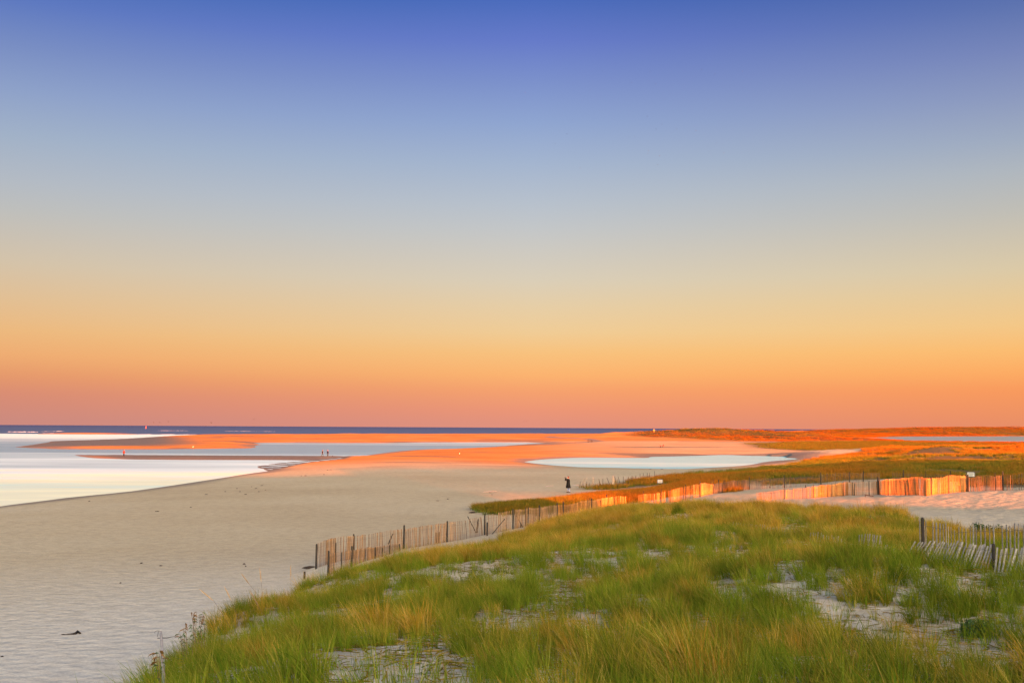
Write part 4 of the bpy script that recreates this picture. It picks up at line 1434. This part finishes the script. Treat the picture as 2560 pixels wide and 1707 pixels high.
# driftwood sticks
for (ax, ay), (bx, by), rad_, lab in [((1364, 1217), (1384, 1215), 0.05, 'long thin driftwood stick on sand to the left of the person'), ((1432, 1214), (1449, 1213.5), 0.04, 'pale driftwood stick between the person and the broken fence'),
                                      ((1208, 1231), (1242, 1229), 0.04, 'thin driftwood line on the open beach before the person')]:
    a, b = hit(ax, ay), hit(bx, by)
    mid = (a + b) / 2 + Vector((0, 0, 0.06))
    V, Fc = tube([Vector((0, 0, 0.03)), mid - a, b - a + Vector((0, 0, 0.03))], [rad_, rad_ * 1.1, rad_ * 0.6], 6)
    o = mesh_obj('driftwood', V, Fc, M_DRIFT)
    o.location = a
    tag(o, lab, 'driftwood')

# bleached stake with a loose wire at the dune edge
rr_ = 15.0
top, bot = at_r(402.5, 1577, rr_), at_r(413, 1690, rr_ - 0.6)
bot.z = min(bot.z, ground1(bot.x, bot.y))
st = tag(empty('wooden_stake', bot), 'bleached grey stake with a loose wire at the dune edge', 'stake')
V, Fc = tube([Vector((0, 0, -0.2)), (top - bot) * 0.5 + Vector((0.01, 0, 0)), (top - bot) * 0.96, top - bot], [0.022, 0.020, 0.017, 0.010], 7)
mesh_obj('stake_shaft', V, Fc, M_DRIFT, st)
wpts = [at_r(393, 1595, rr_), at_r(400, 1594, rr_), at_r(408, 1593.5, rr_ + .03), at_r(418, 1593.6, rr_ + .05), at_r(430, 1591, rr_ + .06), at_r(444, 1588, rr_ + .1)]
V, Fc = tube([p - bot for p in wpts], [0.004, 0.006, 0.006, 0.005, 0.003, 0.002], 5)
mesh_obj('wire', V, Fc, M_WIRE, st)
wpts = [at_r(403, 1578, rr_), at_r(397, 1576, rr_), at_r(391, 1576, rr_), at_r(387, 1579, rr_), at_r(386.5, 1582, rr_)]
V, Fc = tube([p - bot for p in wpts], 0.003, 5)
wpts = [at_r(396, 1577, rr_), at_r(395, 1584, rr_), at_r(393, 1591, rr_)]
V2, F2 = tube([p - bot for p in wpts], 0.003, 5)
mesh_obj('twig', *join([(V, Fc), (V2, F2)]), M_WIRE, st)

# seed stalks above the dune edge
for (bx, by), (tx, ty), rr_ in [((625, 1462), (602, 1431), 30), ((653, 1455), (649, 1418), 32), ((727, 1448), (726, 1409), 38), ((578, 1500), (561, 1465), 27), ((535, 1502), (498, 1471), 23), ((647, 1516), (625, 1475), 26), ((1120, 1690), (1106, 1655), 13.5)]:
    t = at_r(tx, ty, rr_)
    b = at_r(bx, by, rr_)
    d = (t - b)
    gz = ground1(b.x, b.y)
    k = (b.z - gz) / max(0.05, d.z)
    base = b - d * min(2.0, max(0, k))
    base.z = min(base.z, ground1(base.x, base.y) + 0.0)
    rt_ = tag(empty('grass_stalk', base), 'tall thin grass stalk with a tan seed head at the dune edge' if bx < 1000 else 'single tan seed stalk rising from the near bare sand patch', 'grass stalk', 'seed stalks at the dune edge' if bx < 1000 else None)
    V, Fc = tube([Vector((0, 0, 0)), (b - base) * 0.6 + Vector((0, 0, 0.03)), b - base], [0.004, 0.003, 0.003], 4)
    mesh_obj('stem', V, Fc, M_STEM, rt_)
    V, Fc = tube([b - base, b.lerp(t, 0.3) - base, b.lerp(t, 0.75) - base, t - base], [0.003, 0.013, 0.012, 0.002], 6)
    mesh_obj('seed_head', V, Fc, M_SEED, rt_)


# leafy plants on the dune edge
def leaf_me(mt):
    L, W = 0.13, 0.045
    V = [(0, 0, 0), (-W / 2, L * 0.35, 0.012), (0, L * 0.4, -0.004), (W / 2, L * 0.35, 0.012), (-W * .35, L * 0.72, 0.0), (0, L * .75, -0.014), (W * .35, L * 0.72, 0.0), (0, L, -0.035)]
    me = bpy.data.meshes.new('leaf')
    me.from_pydata(V, [], [(0, 2, 1), (0, 3, 2), (1, 2, 5, 4), (2, 3, 6, 5), (4, 5, 7), (5, 6, 7)])
    me.materials.append(mt)
    me.update()
    return me


LEAVES = [leaf_me(M_LEAF), leaf_me(M_LEAFR)]


def leafy_plant(tops, rr_, label):
    t0 = at_r(tops[0][0], tops[0][1], rr_)
    base = Vector((t0.x + 0.1, t0.y, ground1(t0.x + 0.1, t0.y)))
    root = tag(empty('leafy_plant', base), label, 'plant')
    for px, py in tops:
        t = at_r(px, py, rr_ + rs.uniform(-.1, .1)) - base
        t.z = max(t.z, 0.3)
        foot = Vector((rs.uniform(-.08, .12) + t.x * 0.35, rs.uniform(-.05, .05), 0))
        foot.z = ground1(base.x + foot.x, base.y + foot.y) - base.z - 0.05
        midp = foot.lerp(t, 0.6) + Vector((0.02, 0, 0.02))
        V, Fc = tube([foot, midp, t], [0.006, 0.005, 0.003], 5)
        stem = mesh_obj('stem', V, Fc, M_STEM, root)
        for k in range(11):
            f = 0.35 + 0.65 * (k + 1) / 11
            p = foot.lerp(t, f)
            o = bpy.data.objects.new('leaf', LEAVES[1 if f > 0.85 and rs.random() < 0.7 else 0])
            COL.objects.link(o)
            o.parent = stem
            o.location = p
            o.rotation_euler = (rs.uniform(-0.7, 0.25), rs.uniform(-.4, .4), rs.uniform(0, 6.28))
            s_ = rs.uniform(0.5, 0.85) * (1.1 if f > .8 else 0.85)
            o.scale = (s_, s_, s_)
    return root


leafy_plant([(478, 1529), (492, 1528), (507, 1528), (483, 1539), (507, 1538), (497, 1543)], 20.2, 'russet-topped leafy plant with several stems above the grass at the dune edge')
leafy_plant([(463, 1556), (459, 1569), (450, 1584)], 18.6, 'small leafy plant with two russet tops next to the taller plant')
leafy_plant([(398, 1632), (400, 1625), (391, 1632)], 14.2, 'low leafy sprig right beside the bleached stake')


# dark shrub at the edge of the path
def shrub(px, py, rr_, w, h, label):
    t = at_r(px, py, rr_)
    base = Vector((t.x, t.y, ground1(t.x, t.y)))
    root = tag(empty('shrub', base), label, 'shrub')
    parts = []
    for k in range(9):
        a = rs.uniform(0, 6.28)
        tip = Vector((math.cos(a) * w * 0.4 * rs.random(), math.sin(a) * w * 0.3 * rs.random(), h * rs.uniform(0.6, 0.95)))
        parts.append(tube([Vector((0, 0, -0.05)), tip * 0.5 + Vector((0.04, 0, 0)), tip], [0.014, 0.010, 0.004], 5))
    mesh_obj('stems', *join(parts), M_STEM, root)
    V, Fc = [], []
    clumps = [(Vector((rs.uniform(-.5, .5) * w, rs.uniform(-.4, .4) * w * .7, h * rs.uniform(0.25, 0.85))), rs.uniform(0.10, 0.22)) for _ in range(42)]
    for c, cr in clumps:
        for k in range(46):
            d = Vector((rs.gauss(0, 1), rs.gauss(0, 1), rs.gauss(0, 1))).normalized() * cr * rs.random() ** 0.4
            p = c + d
            u = Vector((rs.gauss(0, 1), rs.gauss(0, 1), rs.gauss(0, 1))).normalized()
            v = u.cross(Vector((rs.gauss(0, 1), rs.gauss(0, 1), rs.gauss(0, 1)))).normalized()
            L, W = 0.055, 0.022
            o = len(V)
            V += [p, p + u * L * .5 + v * W, p + u * L, p + u * L * .5 - v * W]
            Fc.append((o, o + 1, o + 2, o + 3))
    f = mesh_obj('foliage', V, Fc, M_SHRUB, root)
    f['kind'] = 'stuff'
    return root


shrub(2475, 1300, 46.5, 1.25, 0.75, 'dark green bushy shrub on the dune behind the near fence')
shrub(2440, 1508, 20.5, 0.34, 0.16, 'low dark green sprig on bare sand by the slumped fence')


# ------------------------------------------------------------------ people
def cloth(name, col):
    return plain(name, col, 0.9, 0.2, 12, 0.15, 0.05)


M_SKIN = plain('skin', (0.50, 0.27, 0.19), 0.6, 0.1, 8, 0.3, 0.05)


def rings(path, n=12):
    """loft of ellipses: (centre, rx, ry)"""
    V, Fc = [], []
    for c, rx, ry in path:
        for k in range(n):
            a = 2 * math.pi * k / n
            V.append((c[0] + rx * math.cos(a), c[1] + ry * math.sin(a), c[2]))
    for i in range(len(path) - 1):
        for k in range(n):
            Fc.append((i * n + k, i * n + (k + 1) % n, (i + 1) * n + (k + 1) % n, (i + 1) * n + k))
    Fc.append(tuple(range(n))[::-1])
    Fc.append(tuple((len(path) - 1) * n + k for k in range(n)))
    return V, Fc


def person(loc, rz, height, label, jacket, trousers, hair, pose='stand', coat_len=0.78, group=None, wide=1.0):
    """facing -Y before turning; joints given for a 1.75 m adult"""
    root = tag(empty('person', loc, rz), label, 'person', group)
    S = height / 1.75
    root.scale = (S, S, S)
    J = {'pelvis': (0, 0, .95), 'waist': (0, 0, 1.12), 'chest': (0, 0, 1.34), 'neck': (0, -.01, 1.49), 'jaw': (0, -.035, 1.555), 'head': (0, -.02, 1.64), 'crown': (0, -.005, 1.71)}
    for s, k in ((-1, 'l'), (1, 'r')):
        J['hip' + k] = (s * .09, 0, .90)
        J['knee' + k] = (s * .11, -.03, .50)
        J['ankle' + k] = (s * .12, .02, .09)
        J['toe' + k] = (s * .14, -.15, .035)
        J['sh' + k] = (s * .19, 0, 1.42)
        if pose == 'photo':
            J['elbow' + k] = (s * .27, -.24, 1.33)
            J['wrist' + k] = (s * .09, -.30, 1.56)
            J['palm' + k] = (s * .055, -.29, 1.62)
        else:
            J['elbow' + k] = (s * .25, .03, 1.13)
            J['wrist' + k] = (s * .25, -.07, .89)
            J['palm' + k] = (s * .245, -.09, .81)
    if pose == 'photo':
        J['kneer'] = (.15, .02, .50); J['ankler'] = (.22, .10, .09); J['toer'] = (.26, -.05, .035)
    if pose == 'walk':
        J['kneel'] = (-.10, -.16, .52); J['anklel'] = (-.10, -.18, .10); J['toel'] = (-.11, -.35, .05)
        J['kneer'] = (.10, .06, .50); J['ankler'] = (.10, .26, .14); J['toer'] = (.11, .12, .03)
        J['elbowl'] = (-.25, .14, 1.16); J['wristl'] = (-.25, .12, .92); J['elbowr'] = (.25, -.06, 1.14); J['wristr'] = (.24, -.22, .98)
        J['palml'] = (-.245, .11, .84); J['palmr'] = (.235, -.28, .92)
    if pose == 'bend':
        for k in list(J):
            x, y, z = J[k]
            if z > 1.0 or 'elbow' in k or 'wrist' in k or 'palm' in k:
                dz, a = z - .95, 1.05
                J[k] = (x, y * math.cos(a) - dz * math.sin(a), .95 + dz * math.cos(a) - (-y) * 0 + y * math.sin(a) * 0.4)
        for s, k in ((-1, 'l'), (1, 'r')):
            sx, sy, sz = J['sh' + k]
            J['elbow' + k] = (sx, sy - .05, sz - .28); J['wrist' + k] = (sx * .9, sy - .1, sz - .5); J['palm' + k] = (sx * .9, sy - .12, sz - .58)
    order = [('pelvis', 'waist', .12), ('waist', 'chest', .135), ('chest', 'neck', .06), ('neck', 'jaw', .062), ('jaw', 'head', .095), ('head', 'crown', .07)]
    names, co, rad_, edges = [], [], [], []

    def add(n, c, r):
        names.append(n); co.append(c); rad_.append(r)
        return len(co) - 1
    ix = {'pelvis': add('pelvis', J['pelvis'], .13)}
    for a, b, r in order:
        ix[b] = add(b, J[b], r)
        edges.append((ix[a], ix[b]))
    for s, k in ((-1, 'l'), (1, 'r')):
        for a, b, r in (('pelvis', 'hip' + k, .085), ('hip' + k, 'knee' + k, .055), ('knee' + k, 'ankle' + k, .038), ('ankle' + k, 'toe' + k, .034)):
            ix[b] = add(b, J[b], r); edges.append((ix[a], ix[b]))
        for a, b, r in (('chest', 'sh' + k, .06), ('sh' + k, 'elbow' + k, .042), ('elbow' + k, 'wrist' + k, .028), ('wrist' + k, 'palm' + k, .034)):
            ix[b] = add(b, J[b], r); edges.append((ix[a], ix[b]))
        pv, wv = Vector(J['palm' + k]), Vector(J['wrist' + k])
        d = (pv - wv).normalized()
        sd_ = d.cross(Vector((0, 1, 0))).normalized() if abs(d.y) < .9 else Vector((1, 0, 0))
        for f in range(4):
            off = sd_ * (f - 1.5) * .02
            a1 = add('f', tuple(pv + off + d * .045), .009)
            a2 = add('f', tuple(pv + off + d * (.08 - .006 * abs(f - 1)) + Vector((-s * .012, -.01, 0))), .008)
            edges.append((ix['palm' + k], a1)); edges.append((a1, a2))
        a1 = add('f', tuple(wv.lerp(pv, .45) + sd_ * (.045 if s < 0 else -.045)), .010)
        a2 = add('f', tuple(wv.lerp(pv, .45) + sd_ * (.06 if s < 0 else -.06) + d * .035), .009)
        edges.append((ix['wrist' + k], a1)); edges.append((a1, a2))
    nose = add('nose', tuple(Vector(J['head']) + (Vector((0, -.105, -.035)) if pose != 'bend' else Vector((0, -.04, -.10)))), .016)
    edges.append((ix['head'], nose))
    me = bpy.data.meshes.new('body')
    me.from_pydata(co, edges, [])
    body = bpy.data.objects.new('body', me)
    COL.objects.link(body)
    body.parent = root
    me.materials.append(M_SKIN)
    sk = body.modifiers.new('skin', 'SKIN')
    for i, r in enumerate(rad_):
        me.skin_vertices[0].data[i].radius = (r, r)
        me.skin_vertices[0].data[i].use_root = (i == 0)
    sk.use_smooth_shade = True
    sb = body.modifiers.new('sub', 'SUBSURF')
    sb.levels = sb.render_levels = 1
    # trousers
    Vl = []
    for k in 'lr':
        Vl.append(tube([Vector(J['hip' + k]) + Vector((0, 0, .08)), Vector(J['hip' + k]) - Vector((0, 0, .08)), Vector(J['knee' + k]), Vector(J['ankle' + k]) + Vector((0, 0, .0))], [.115, .105, .078, .072], 10))
    Vl.append(rings([((0, 0, .84), .12, .10), ((0, 0, .95), .165, .125), ((0, 0, 1.06), .155, .115)]))
    mesh_obj('trousers', *join(Vl), trousers, root, True)
    for k in 'lr':
        a, t = Vector(J['ankle' + k]), Vector(J['toe' + k])
        V, Fc = tube([a + (a - t).normalized() * .06 + Vector((0, 0, -.04)), a + Vector((0, 0, -.035)), a.lerp(t, .6) + Vector((0, 0, -.01)), t + (t - a).normalized() * .04], [.03, .05, .045, .02], 8)
        mesh_obj('shoe', V, Fc, M_POST, root, True)
    # coat with sleeves
    if pose == 'bend':
        c0, c1, c2 = Vector(J['pelvis']), Vector(J['chest']), Vector(J['neck'])
        Vc = [tube([c0 - (c1 - c0) * .3, c0, c0.lerp(c1, .5), c1, c2], [.16, .175, .165, .17, .08], 12)]
    else:
        flare = 0.19 + 0.12 * (0.95 - coat_len)
        Vc = [rings([((0, .01, coat_len), flare + .05, flare - .02), ((0, .01, coat_len + .02), flare + .055, flare - .015), ((0, 0, .97), .205, .165), ((0, 0, 1.13), .19, .15), ((0, 0, 1.32), .215, .155), ((0, 0, 1.42), .205, .13), ((0, 0, 1.48), .12, .095), ((0, -.01, 1.53), .075, .07)], 14)]
        if wide != 1.0: Vc = [([(v[0] * wide, v[1] * wide, v[2]) for v in Vc[0][0]], Vc[0][1])]
    for k in 'lr':
        Vc.append(tube([Vector(J['sh' + k]) * 1.0, Vector(J['sh' + k]).lerp(Vector(J['elbow' + k]), .5), Vector(J['elbow' + k]), Vector(J['wrist' + k])], [.085, .078, .068, .052], 9))
    mesh_obj('coat', *join(Vc), jacket, root, True)
    # hair
    hc = Vector(J['head']).lerp(Vector(J['crown']), .55)
    bm = bmesh.new()
    bmesh.ops.create_uvsphere(bm, u_segments=12, v_segments=8, radius=.112)
    for v in bm.verts:
        v.co = Vector((v.co.x * .92, v.co.y * 1.05 + .022, v.co.z * (1.0 if v.co.z > 0 else .9)))
        if v.co.y < -.03 and v.co.z < .03: v.co.y = -.03
    me = bpy.data.meshes.new('hair')
    bm.to_mesh(me); bm.free()
    me.materials.append(hair)
    h = bpy.data.objects.new('hair', me)
    COL.objects.link(h)
    h.parent = body
    h.location = hc
    return root


C_BLACK, C_JEAN = cloth('coat_black', (0.008, 0.008, 0.008)), cloth('jeans_blue', (0.22, 0.29, 0.48))
C_RED, C_DARK, C_NAVY = cloth('red_cloth', (0.16, 0.016, 0.016)), cloth('dark_cloth', (0.007, 0.007, 0.010)), cloth('navy_cloth', (0.008, 0.010, 0.035))
C_OLIVE, C_PALE, C_PINK = cloth('olive_cloth', (0.018, 0.022, 0.016)), cloth('pale_cloth', (0.55, 0.48, 0.42)), cloth('pink_cloth', (0.30, 0.08, 0.09))
HAIR_R, HAIR_D = cloth('hair_reddish', (0.22, 0.055, 0.035)), cloth('hair_dark', (0.01, 0.008, 0.008))


def at_feet(px, py):
    p = hit(px, py, 60)
    return p


def hgt(p, pix):
    return pix * math.hypot(p.x, p.y) / F


p = at_feet(1420.5, 1231)
person(p, R(-72), 1.82, 'person in a long black coat and light jeans photographing on the beach', C_BLACK, C_JEAN, HAIR_R, 'photo', 0.50, None, 1.22)
cam_loc = Vector(p) + Matrix.Rotation(R(-72), 3, 'Z') @ Vector((0, -.34, 1.71))
cr = tag(empty('camera_in_hands', cam_loc, R(-72)), 'small dark camera held up by the person in the black coat', 'camera')
mesh_obj('camera_body', *box(0, 0, 0, .13, .06, .085), M_POST, cr)
V, Fc = tube([(0, -.03, 0), (0, -.05, 0), (0, -.10, 0)], [.035, .036, .032], 10)
mesh_obj('lens', V, Fc, M_FRAME, cr)
p = at_feet(309.5, 1139.8)
person(p, R(170), 1.62, 'lone person in a red jacket standing on the narrow sand spit', C_RED, C_DARK, HAIR_D, 'stand', .80)
p = at_feet(806, 1139.8)
person(p, R(100), 1.60, 'person in a black jacket walking with another along the spit', C_DARK, C_OLIVE, HAIR_D, 'walk', .80)
p = at_feet(819.3, 1140.2)
person(p, R(150), 1.58, 'person in a navy coat next to the walker in black on the spit', C_NAVY, C_OLIVE, HAIR_R, 'stand', .70)
p = at_feet(1149, 1136)
person(p, R(120), 1.12, 'small figure in a red jacket and pale trousers on the sunlit sand', C_RED, C_PALE, HAIR_R, 'stand', .80)
p = at_feet(1652, 1119)
person(p, R(-60), 1.55, 'person in a pink jacket bending down on sand by the far dunes', C_PINK, C_DARK, HAIR_R, 'bend')
p = at_feet(1657, 1118.6)
person(p, R(60), 1.45, 'person in dark clothes close beside the one bending in pink', C_RED, C_DARK, HAIR_D, 'bend')
for px, py, hpx in [(1470.2, 1106, 8), (1475, 1104.5, 5.2), (1479.6, 1105.6, 6.6)]:
    p = at_feet(px, py)
    person(p, R(rs.uniform(0, 360)), max(1.0, min(1.75, hgt(p, hpx))), 'dark-clad walker in a group of three at the head of the channel', C_DARK, C_DARK, HAIR_D, 'walk', .80, 'three walkers by the channel')


# ------------------------------------------------------------------ gulls, buoy, marker, surf
M_GULL = plain('gull_grey', (0.035, 0.028, 0.025), 0.8, 0.2, 6)
M_GULLW = plain('gull_white', (0.40, 0.38, 0.36), 0.8, 0.1, 6)


def gull_proto(mt, span=1.3, up_=0.25):
    V, Fc = tube([(0, -.28, 0), (0, -.2, .01), (0, -.05, .02), (0, .12, .01), (0, .28, .01)], [.015, .05, .075, .055, .012], 8)
    b = bpy.data.meshes.new('gull_body')
    b.from_pydata([tuple(v) for v in V], [], Fc)
    b.materials.append(mt); b.update()
    ws = []
    for s in (-1, 1):
        V, h = [], span / 2
        for f, zc, ch, sw in ((0.05, .03, .20, 0), (.30, up_ * .7, .19, -.05), (.55, up_, .16, -.04), (.8, up_ * .9, .11, .05), (1.0, up_ * .72, .02, .15)):
            x = s * h * f
            for yy, zz in ((-ch * .5, 0), (0, .018), (ch * .5, 0)):
                V.append((x, yy + sw, zc + zz))
        Fc = []
        for i in range(4):
            for k in range(2):
                a = i * 3 + k
                Fc.append((a, a + 1, a + 4, a + 3))
        n = len(V)
        V += [(v[0], v[1], v[2] - .012) for v in V]
        Fc += [tuple(q + n for q in f)[::-1] for f in Fc]
        w = bpy.data.meshes.new('gull_wing')
        w.from_pydata(V, [], Fc)
        w.materials.append(mt); w.update()
        ws.append(w)
    return b, ws


G1, G2 = gull_proto(M_GULL, 1.35, .34), gull_proto(M_GULL, 1.35, .12)


def gull(px, py, r, label, group, sc=1.0):
    p = at_r(px, py, r)
    root = tag(empty('gull', p, rs.uniform(0, 6.28)), label, 'bird', group)
    root.scale = (sc, sc, sc)
    root.rotation_euler = (rs.uniform(-.2, .2), rs.uniform(-.35, .35), rs.uniform(0, 6.28))
    b, ws = rs.choice((G1, G2))
    for n, me in (('body', b), ('wing', ws[0]), ('wing', ws[1])):
        o = bpy.data.objects.new(n, me)
        COL.objects.link(o)
        o.parent = root


for X, Y, r in [(1050, 72, 620), (1088, 70, 640), (1097, 73, 700), (1152, 66, 640), (1443, 74, 420), (1738, 52, 430), (3582, 65, 800), (3602, 62, 800), (3774, 60, 560)]:
    px, py = (X / 2.735, 1030 + Y / 2.735)
    gull(px, py, r, 'gull flying low above the sea just over the horizon', 'gulls low over the sea')
for X, Y in [(458, 55), (310, 197), (693, 428), (1085, 435), (930, 525), (1130, 537), (590, 587), (45, 608), (1625, 455), (1517, 418), (1858, 430), (1543, 738), (1570, 663), (1062, 807), (440, 838), (1185, 872), (1135, 913), (1307, 914), (1467, 925),
             (392, 952), (913, 978), (955, 971), (295, 1034), (1072, 1094), (1067, 1118), (1164, 1136), (1563, 1059), (1580, 1102), (1638, 1026), (1702, 1112), (470, 1107), (502, 1238), (1150, 1208), (945, 1375), (1543, 1506)]:
    gull(1300 + X / 3.337, 50 + Y / 3.337, 760 + rs.uniform(-120, 120), 'tiny dark bird high in the blue sky', 'birds high in the sky', 0.8)
p = hit(482.6, 1119.2, 60)
sg = tag(empty('gull', p, 0.6), 'white gull standing on the edge of the sand bar', 'bird')
V, Fc = tube([(-.34, 0, .30), (-.2, 0, .30), (0, 0, .34), (.16, 0, .38), (.22, 0, .50), (.27, 0, .53), (.36, 0, .52)], [.01, .08, .12, .09, .055, .05, .008], 8)
mesh_obj('body', V, Fc, M_GULLW, sg, True)
for s in (-1, 1):
    V, Fc = tube([(0, s * .04, -.02), (0, s * .04, .26)], [.012, .012], 5)
    mesh_obj('leg', V, Fc, M_SEED, sg)

b = at_z(365, 1070.4)
bu = tag(empty('buoy', (b.x, b.y, 0)), 'red channel buoy far out on the blue sea', 'buoy')
M_BUOY = plain('buoy_red', (0.55, 0.06, 0.04), 0.5, 0.1, 1)
V, Fc = tube([(0, 0, -.5), (0, 0, .6), (0, 0, 1.4)], [2.0, 2.1, 1.6], 14)
mesh_obj('float', V, Fc, M_BUOY, bu)
V, Fc = tube([(0, 0, 1.4), (0, 0, 4.2), (0, 0, 5.4), (0, 0, 5.9)], [1.5, .8, .8, .1], 12)
mesh_obj('tower', V, Fc, M_BUOY, bu)

t = at_r(1634.8, 1078.8, 830)
g = ground1(t.x, t.y)
mk = tag(empty('marker_post', (t.x, t.y, g)), 'tall brown wooden marker standing behind the first far dune', 'marker')
V, Fc = tube([(0, 0, -.4), (0, 0, max(2.2, t.z - g) * .9), (0, 0, max(2.2, t.z - g))], [.42, .36, .2], 8)
mesh_obj('post', V, Fc, M_STEM, mk)
mesh_obj('board', *box(0, -.45, max(2.2, t.z - g) * .75, 1.2, .08, .8), M_STEM, mk)

for (ax, ay), (bx, by), w, h in [((19, 1079.2), (93, 1079.8), 5, .55), ((106, 1078.6), (162, 1077.8), 5, .6), ((110, 1082.4), (300, 1084.0), 4, .25), ((330, 1085.4), (560, 1087.0), 5, .3), ((560, 1086.4), (860, 1085.2), 5, .3), ((862, 1084.8), (890, 1084.6), 8, .6), ((960, 1084.9), (1250, 1084.8), 5, .25), ((395, 1076.2), (470, 1076.4), 4, .3), ((560, 1077.4), (690, 1078.4), 4, .28)]:
    A_, B_ = at_z(ax, ay), at_z(bx, by)
    n = 46
    V, Fc = [], []
    for i in range(n):
        f = i / (n - 1)
        c = A_.lerp(B_, f)
        k = math.sin(math.pi * f) ** 0.35 * (0.15 + 1.3 * max(0, vnoise(np.array([i * .45]), np.array([ax]), 3)[0] - .25))
        c = c + Vector((0, (vnoise(np.array([i * .2]), np.array([bx]), 5)[0] - .5) * w * 2, 0))
        for dy, z in ((-w, -.06), (-w * .3, h * k * .9), (w * .15, h * k), (w, -.06)):
            V.append((c.x, c.y + dy * (0.3 + k), z))
    for i in range(n - 1):
        for k in range(3):
            a = i * 4 + k
            Fc.append((a, a + 4, a + 5, a + 1))
    o = mesh_obj('surf', V, Fc, M_FOAM, None, True)
    tag(o, 'white line of breaking surf at the outer bar', kind='stuff')

# ------------------------------------------------------------------ unseen pines added on the bluff, crowns placed to block sun above a gap
M_SHADE_NEEDLE = plain('shade_pine_needles', (0.03, 0.06, 0.015), 0.7, 0.4, 2)
M_BARK = plain('shade_pine_bark', (0.10, 0.07, 0.05), 0.9, 0.4, 3)
Uv = Vector((math.cos(R(LAZ)), -math.sin(R(LAZ)), 0))
for u_ in (28.5, 35, 41, 47, 53, 59, 64.5):
    q = Uv * u_ + Lh * (-52 + rs.uniform(-2, 2))
    g = ground1(q.x, q.y)
    root = tag(empty('shade_pine', (q.x, q.y, g)), 'unseen flat-crowned pine added on the bluff top to block sunlight', 'tree', 'pines added on the bluff top for shade')
    crown_lo, crown_hi = 15.5 - g, 22.6 - g
    V, Fc = tube([(0, 0, -.4), (.1, 0, crown_lo * .6), (.2, .1, crown_lo + 1), (.1, 0, crown_hi - .6)], [.20, .16, .13, .04], 8)
    parts = [(V, Fc)]
    for k in range(7):
        a = k * .9
        z0 = crown_lo + .5 + k * .45
        parts.append(tube([(.1, 0, z0), (math.cos(a) * 1.6, math.sin(a) * 1.4, z0 + .5), (math.cos(a) * 2.8, math.sin(a) * 2.2, z0 + .7)], [.07, .05, .02], 5))
    mesh_obj('trunk', *join(parts), M_BARK, root)
    V, Fc = [], []
    for k in range(5600):
        x, y = rs.uniform(-1, 1) * 3.9, rs.uniform(-1, 1) * 2.8
        lo = crown_lo + 0.25 * math.sin(x * 2.1 + u_) + 0.2 * rs.random()
        z = lo + (crown_hi - lo) * rs.random()
        if rs.random() < .10 * abs(x): continue
        p = Vector((x, y, z))
        d = Vector((rs.gauss(0, 1), rs.gauss(0, 1), rs.gauss(0, 1))).normalized()
        e = d.cross(Vector((rs.gauss(0, 1), rs.gauss(0, 1), rs.gauss(0, 1)))).normalized()
        o = len(V)
        V += [p, p + d * .22 + e * .10, p + d * .44, p + d * .22 - e * .10]
        Fc.append((o, o + 1, o + 2, o + 3))
    cw_ = mesh_obj('crown', V, Fc, M_SHADE_NEEDLE, root)
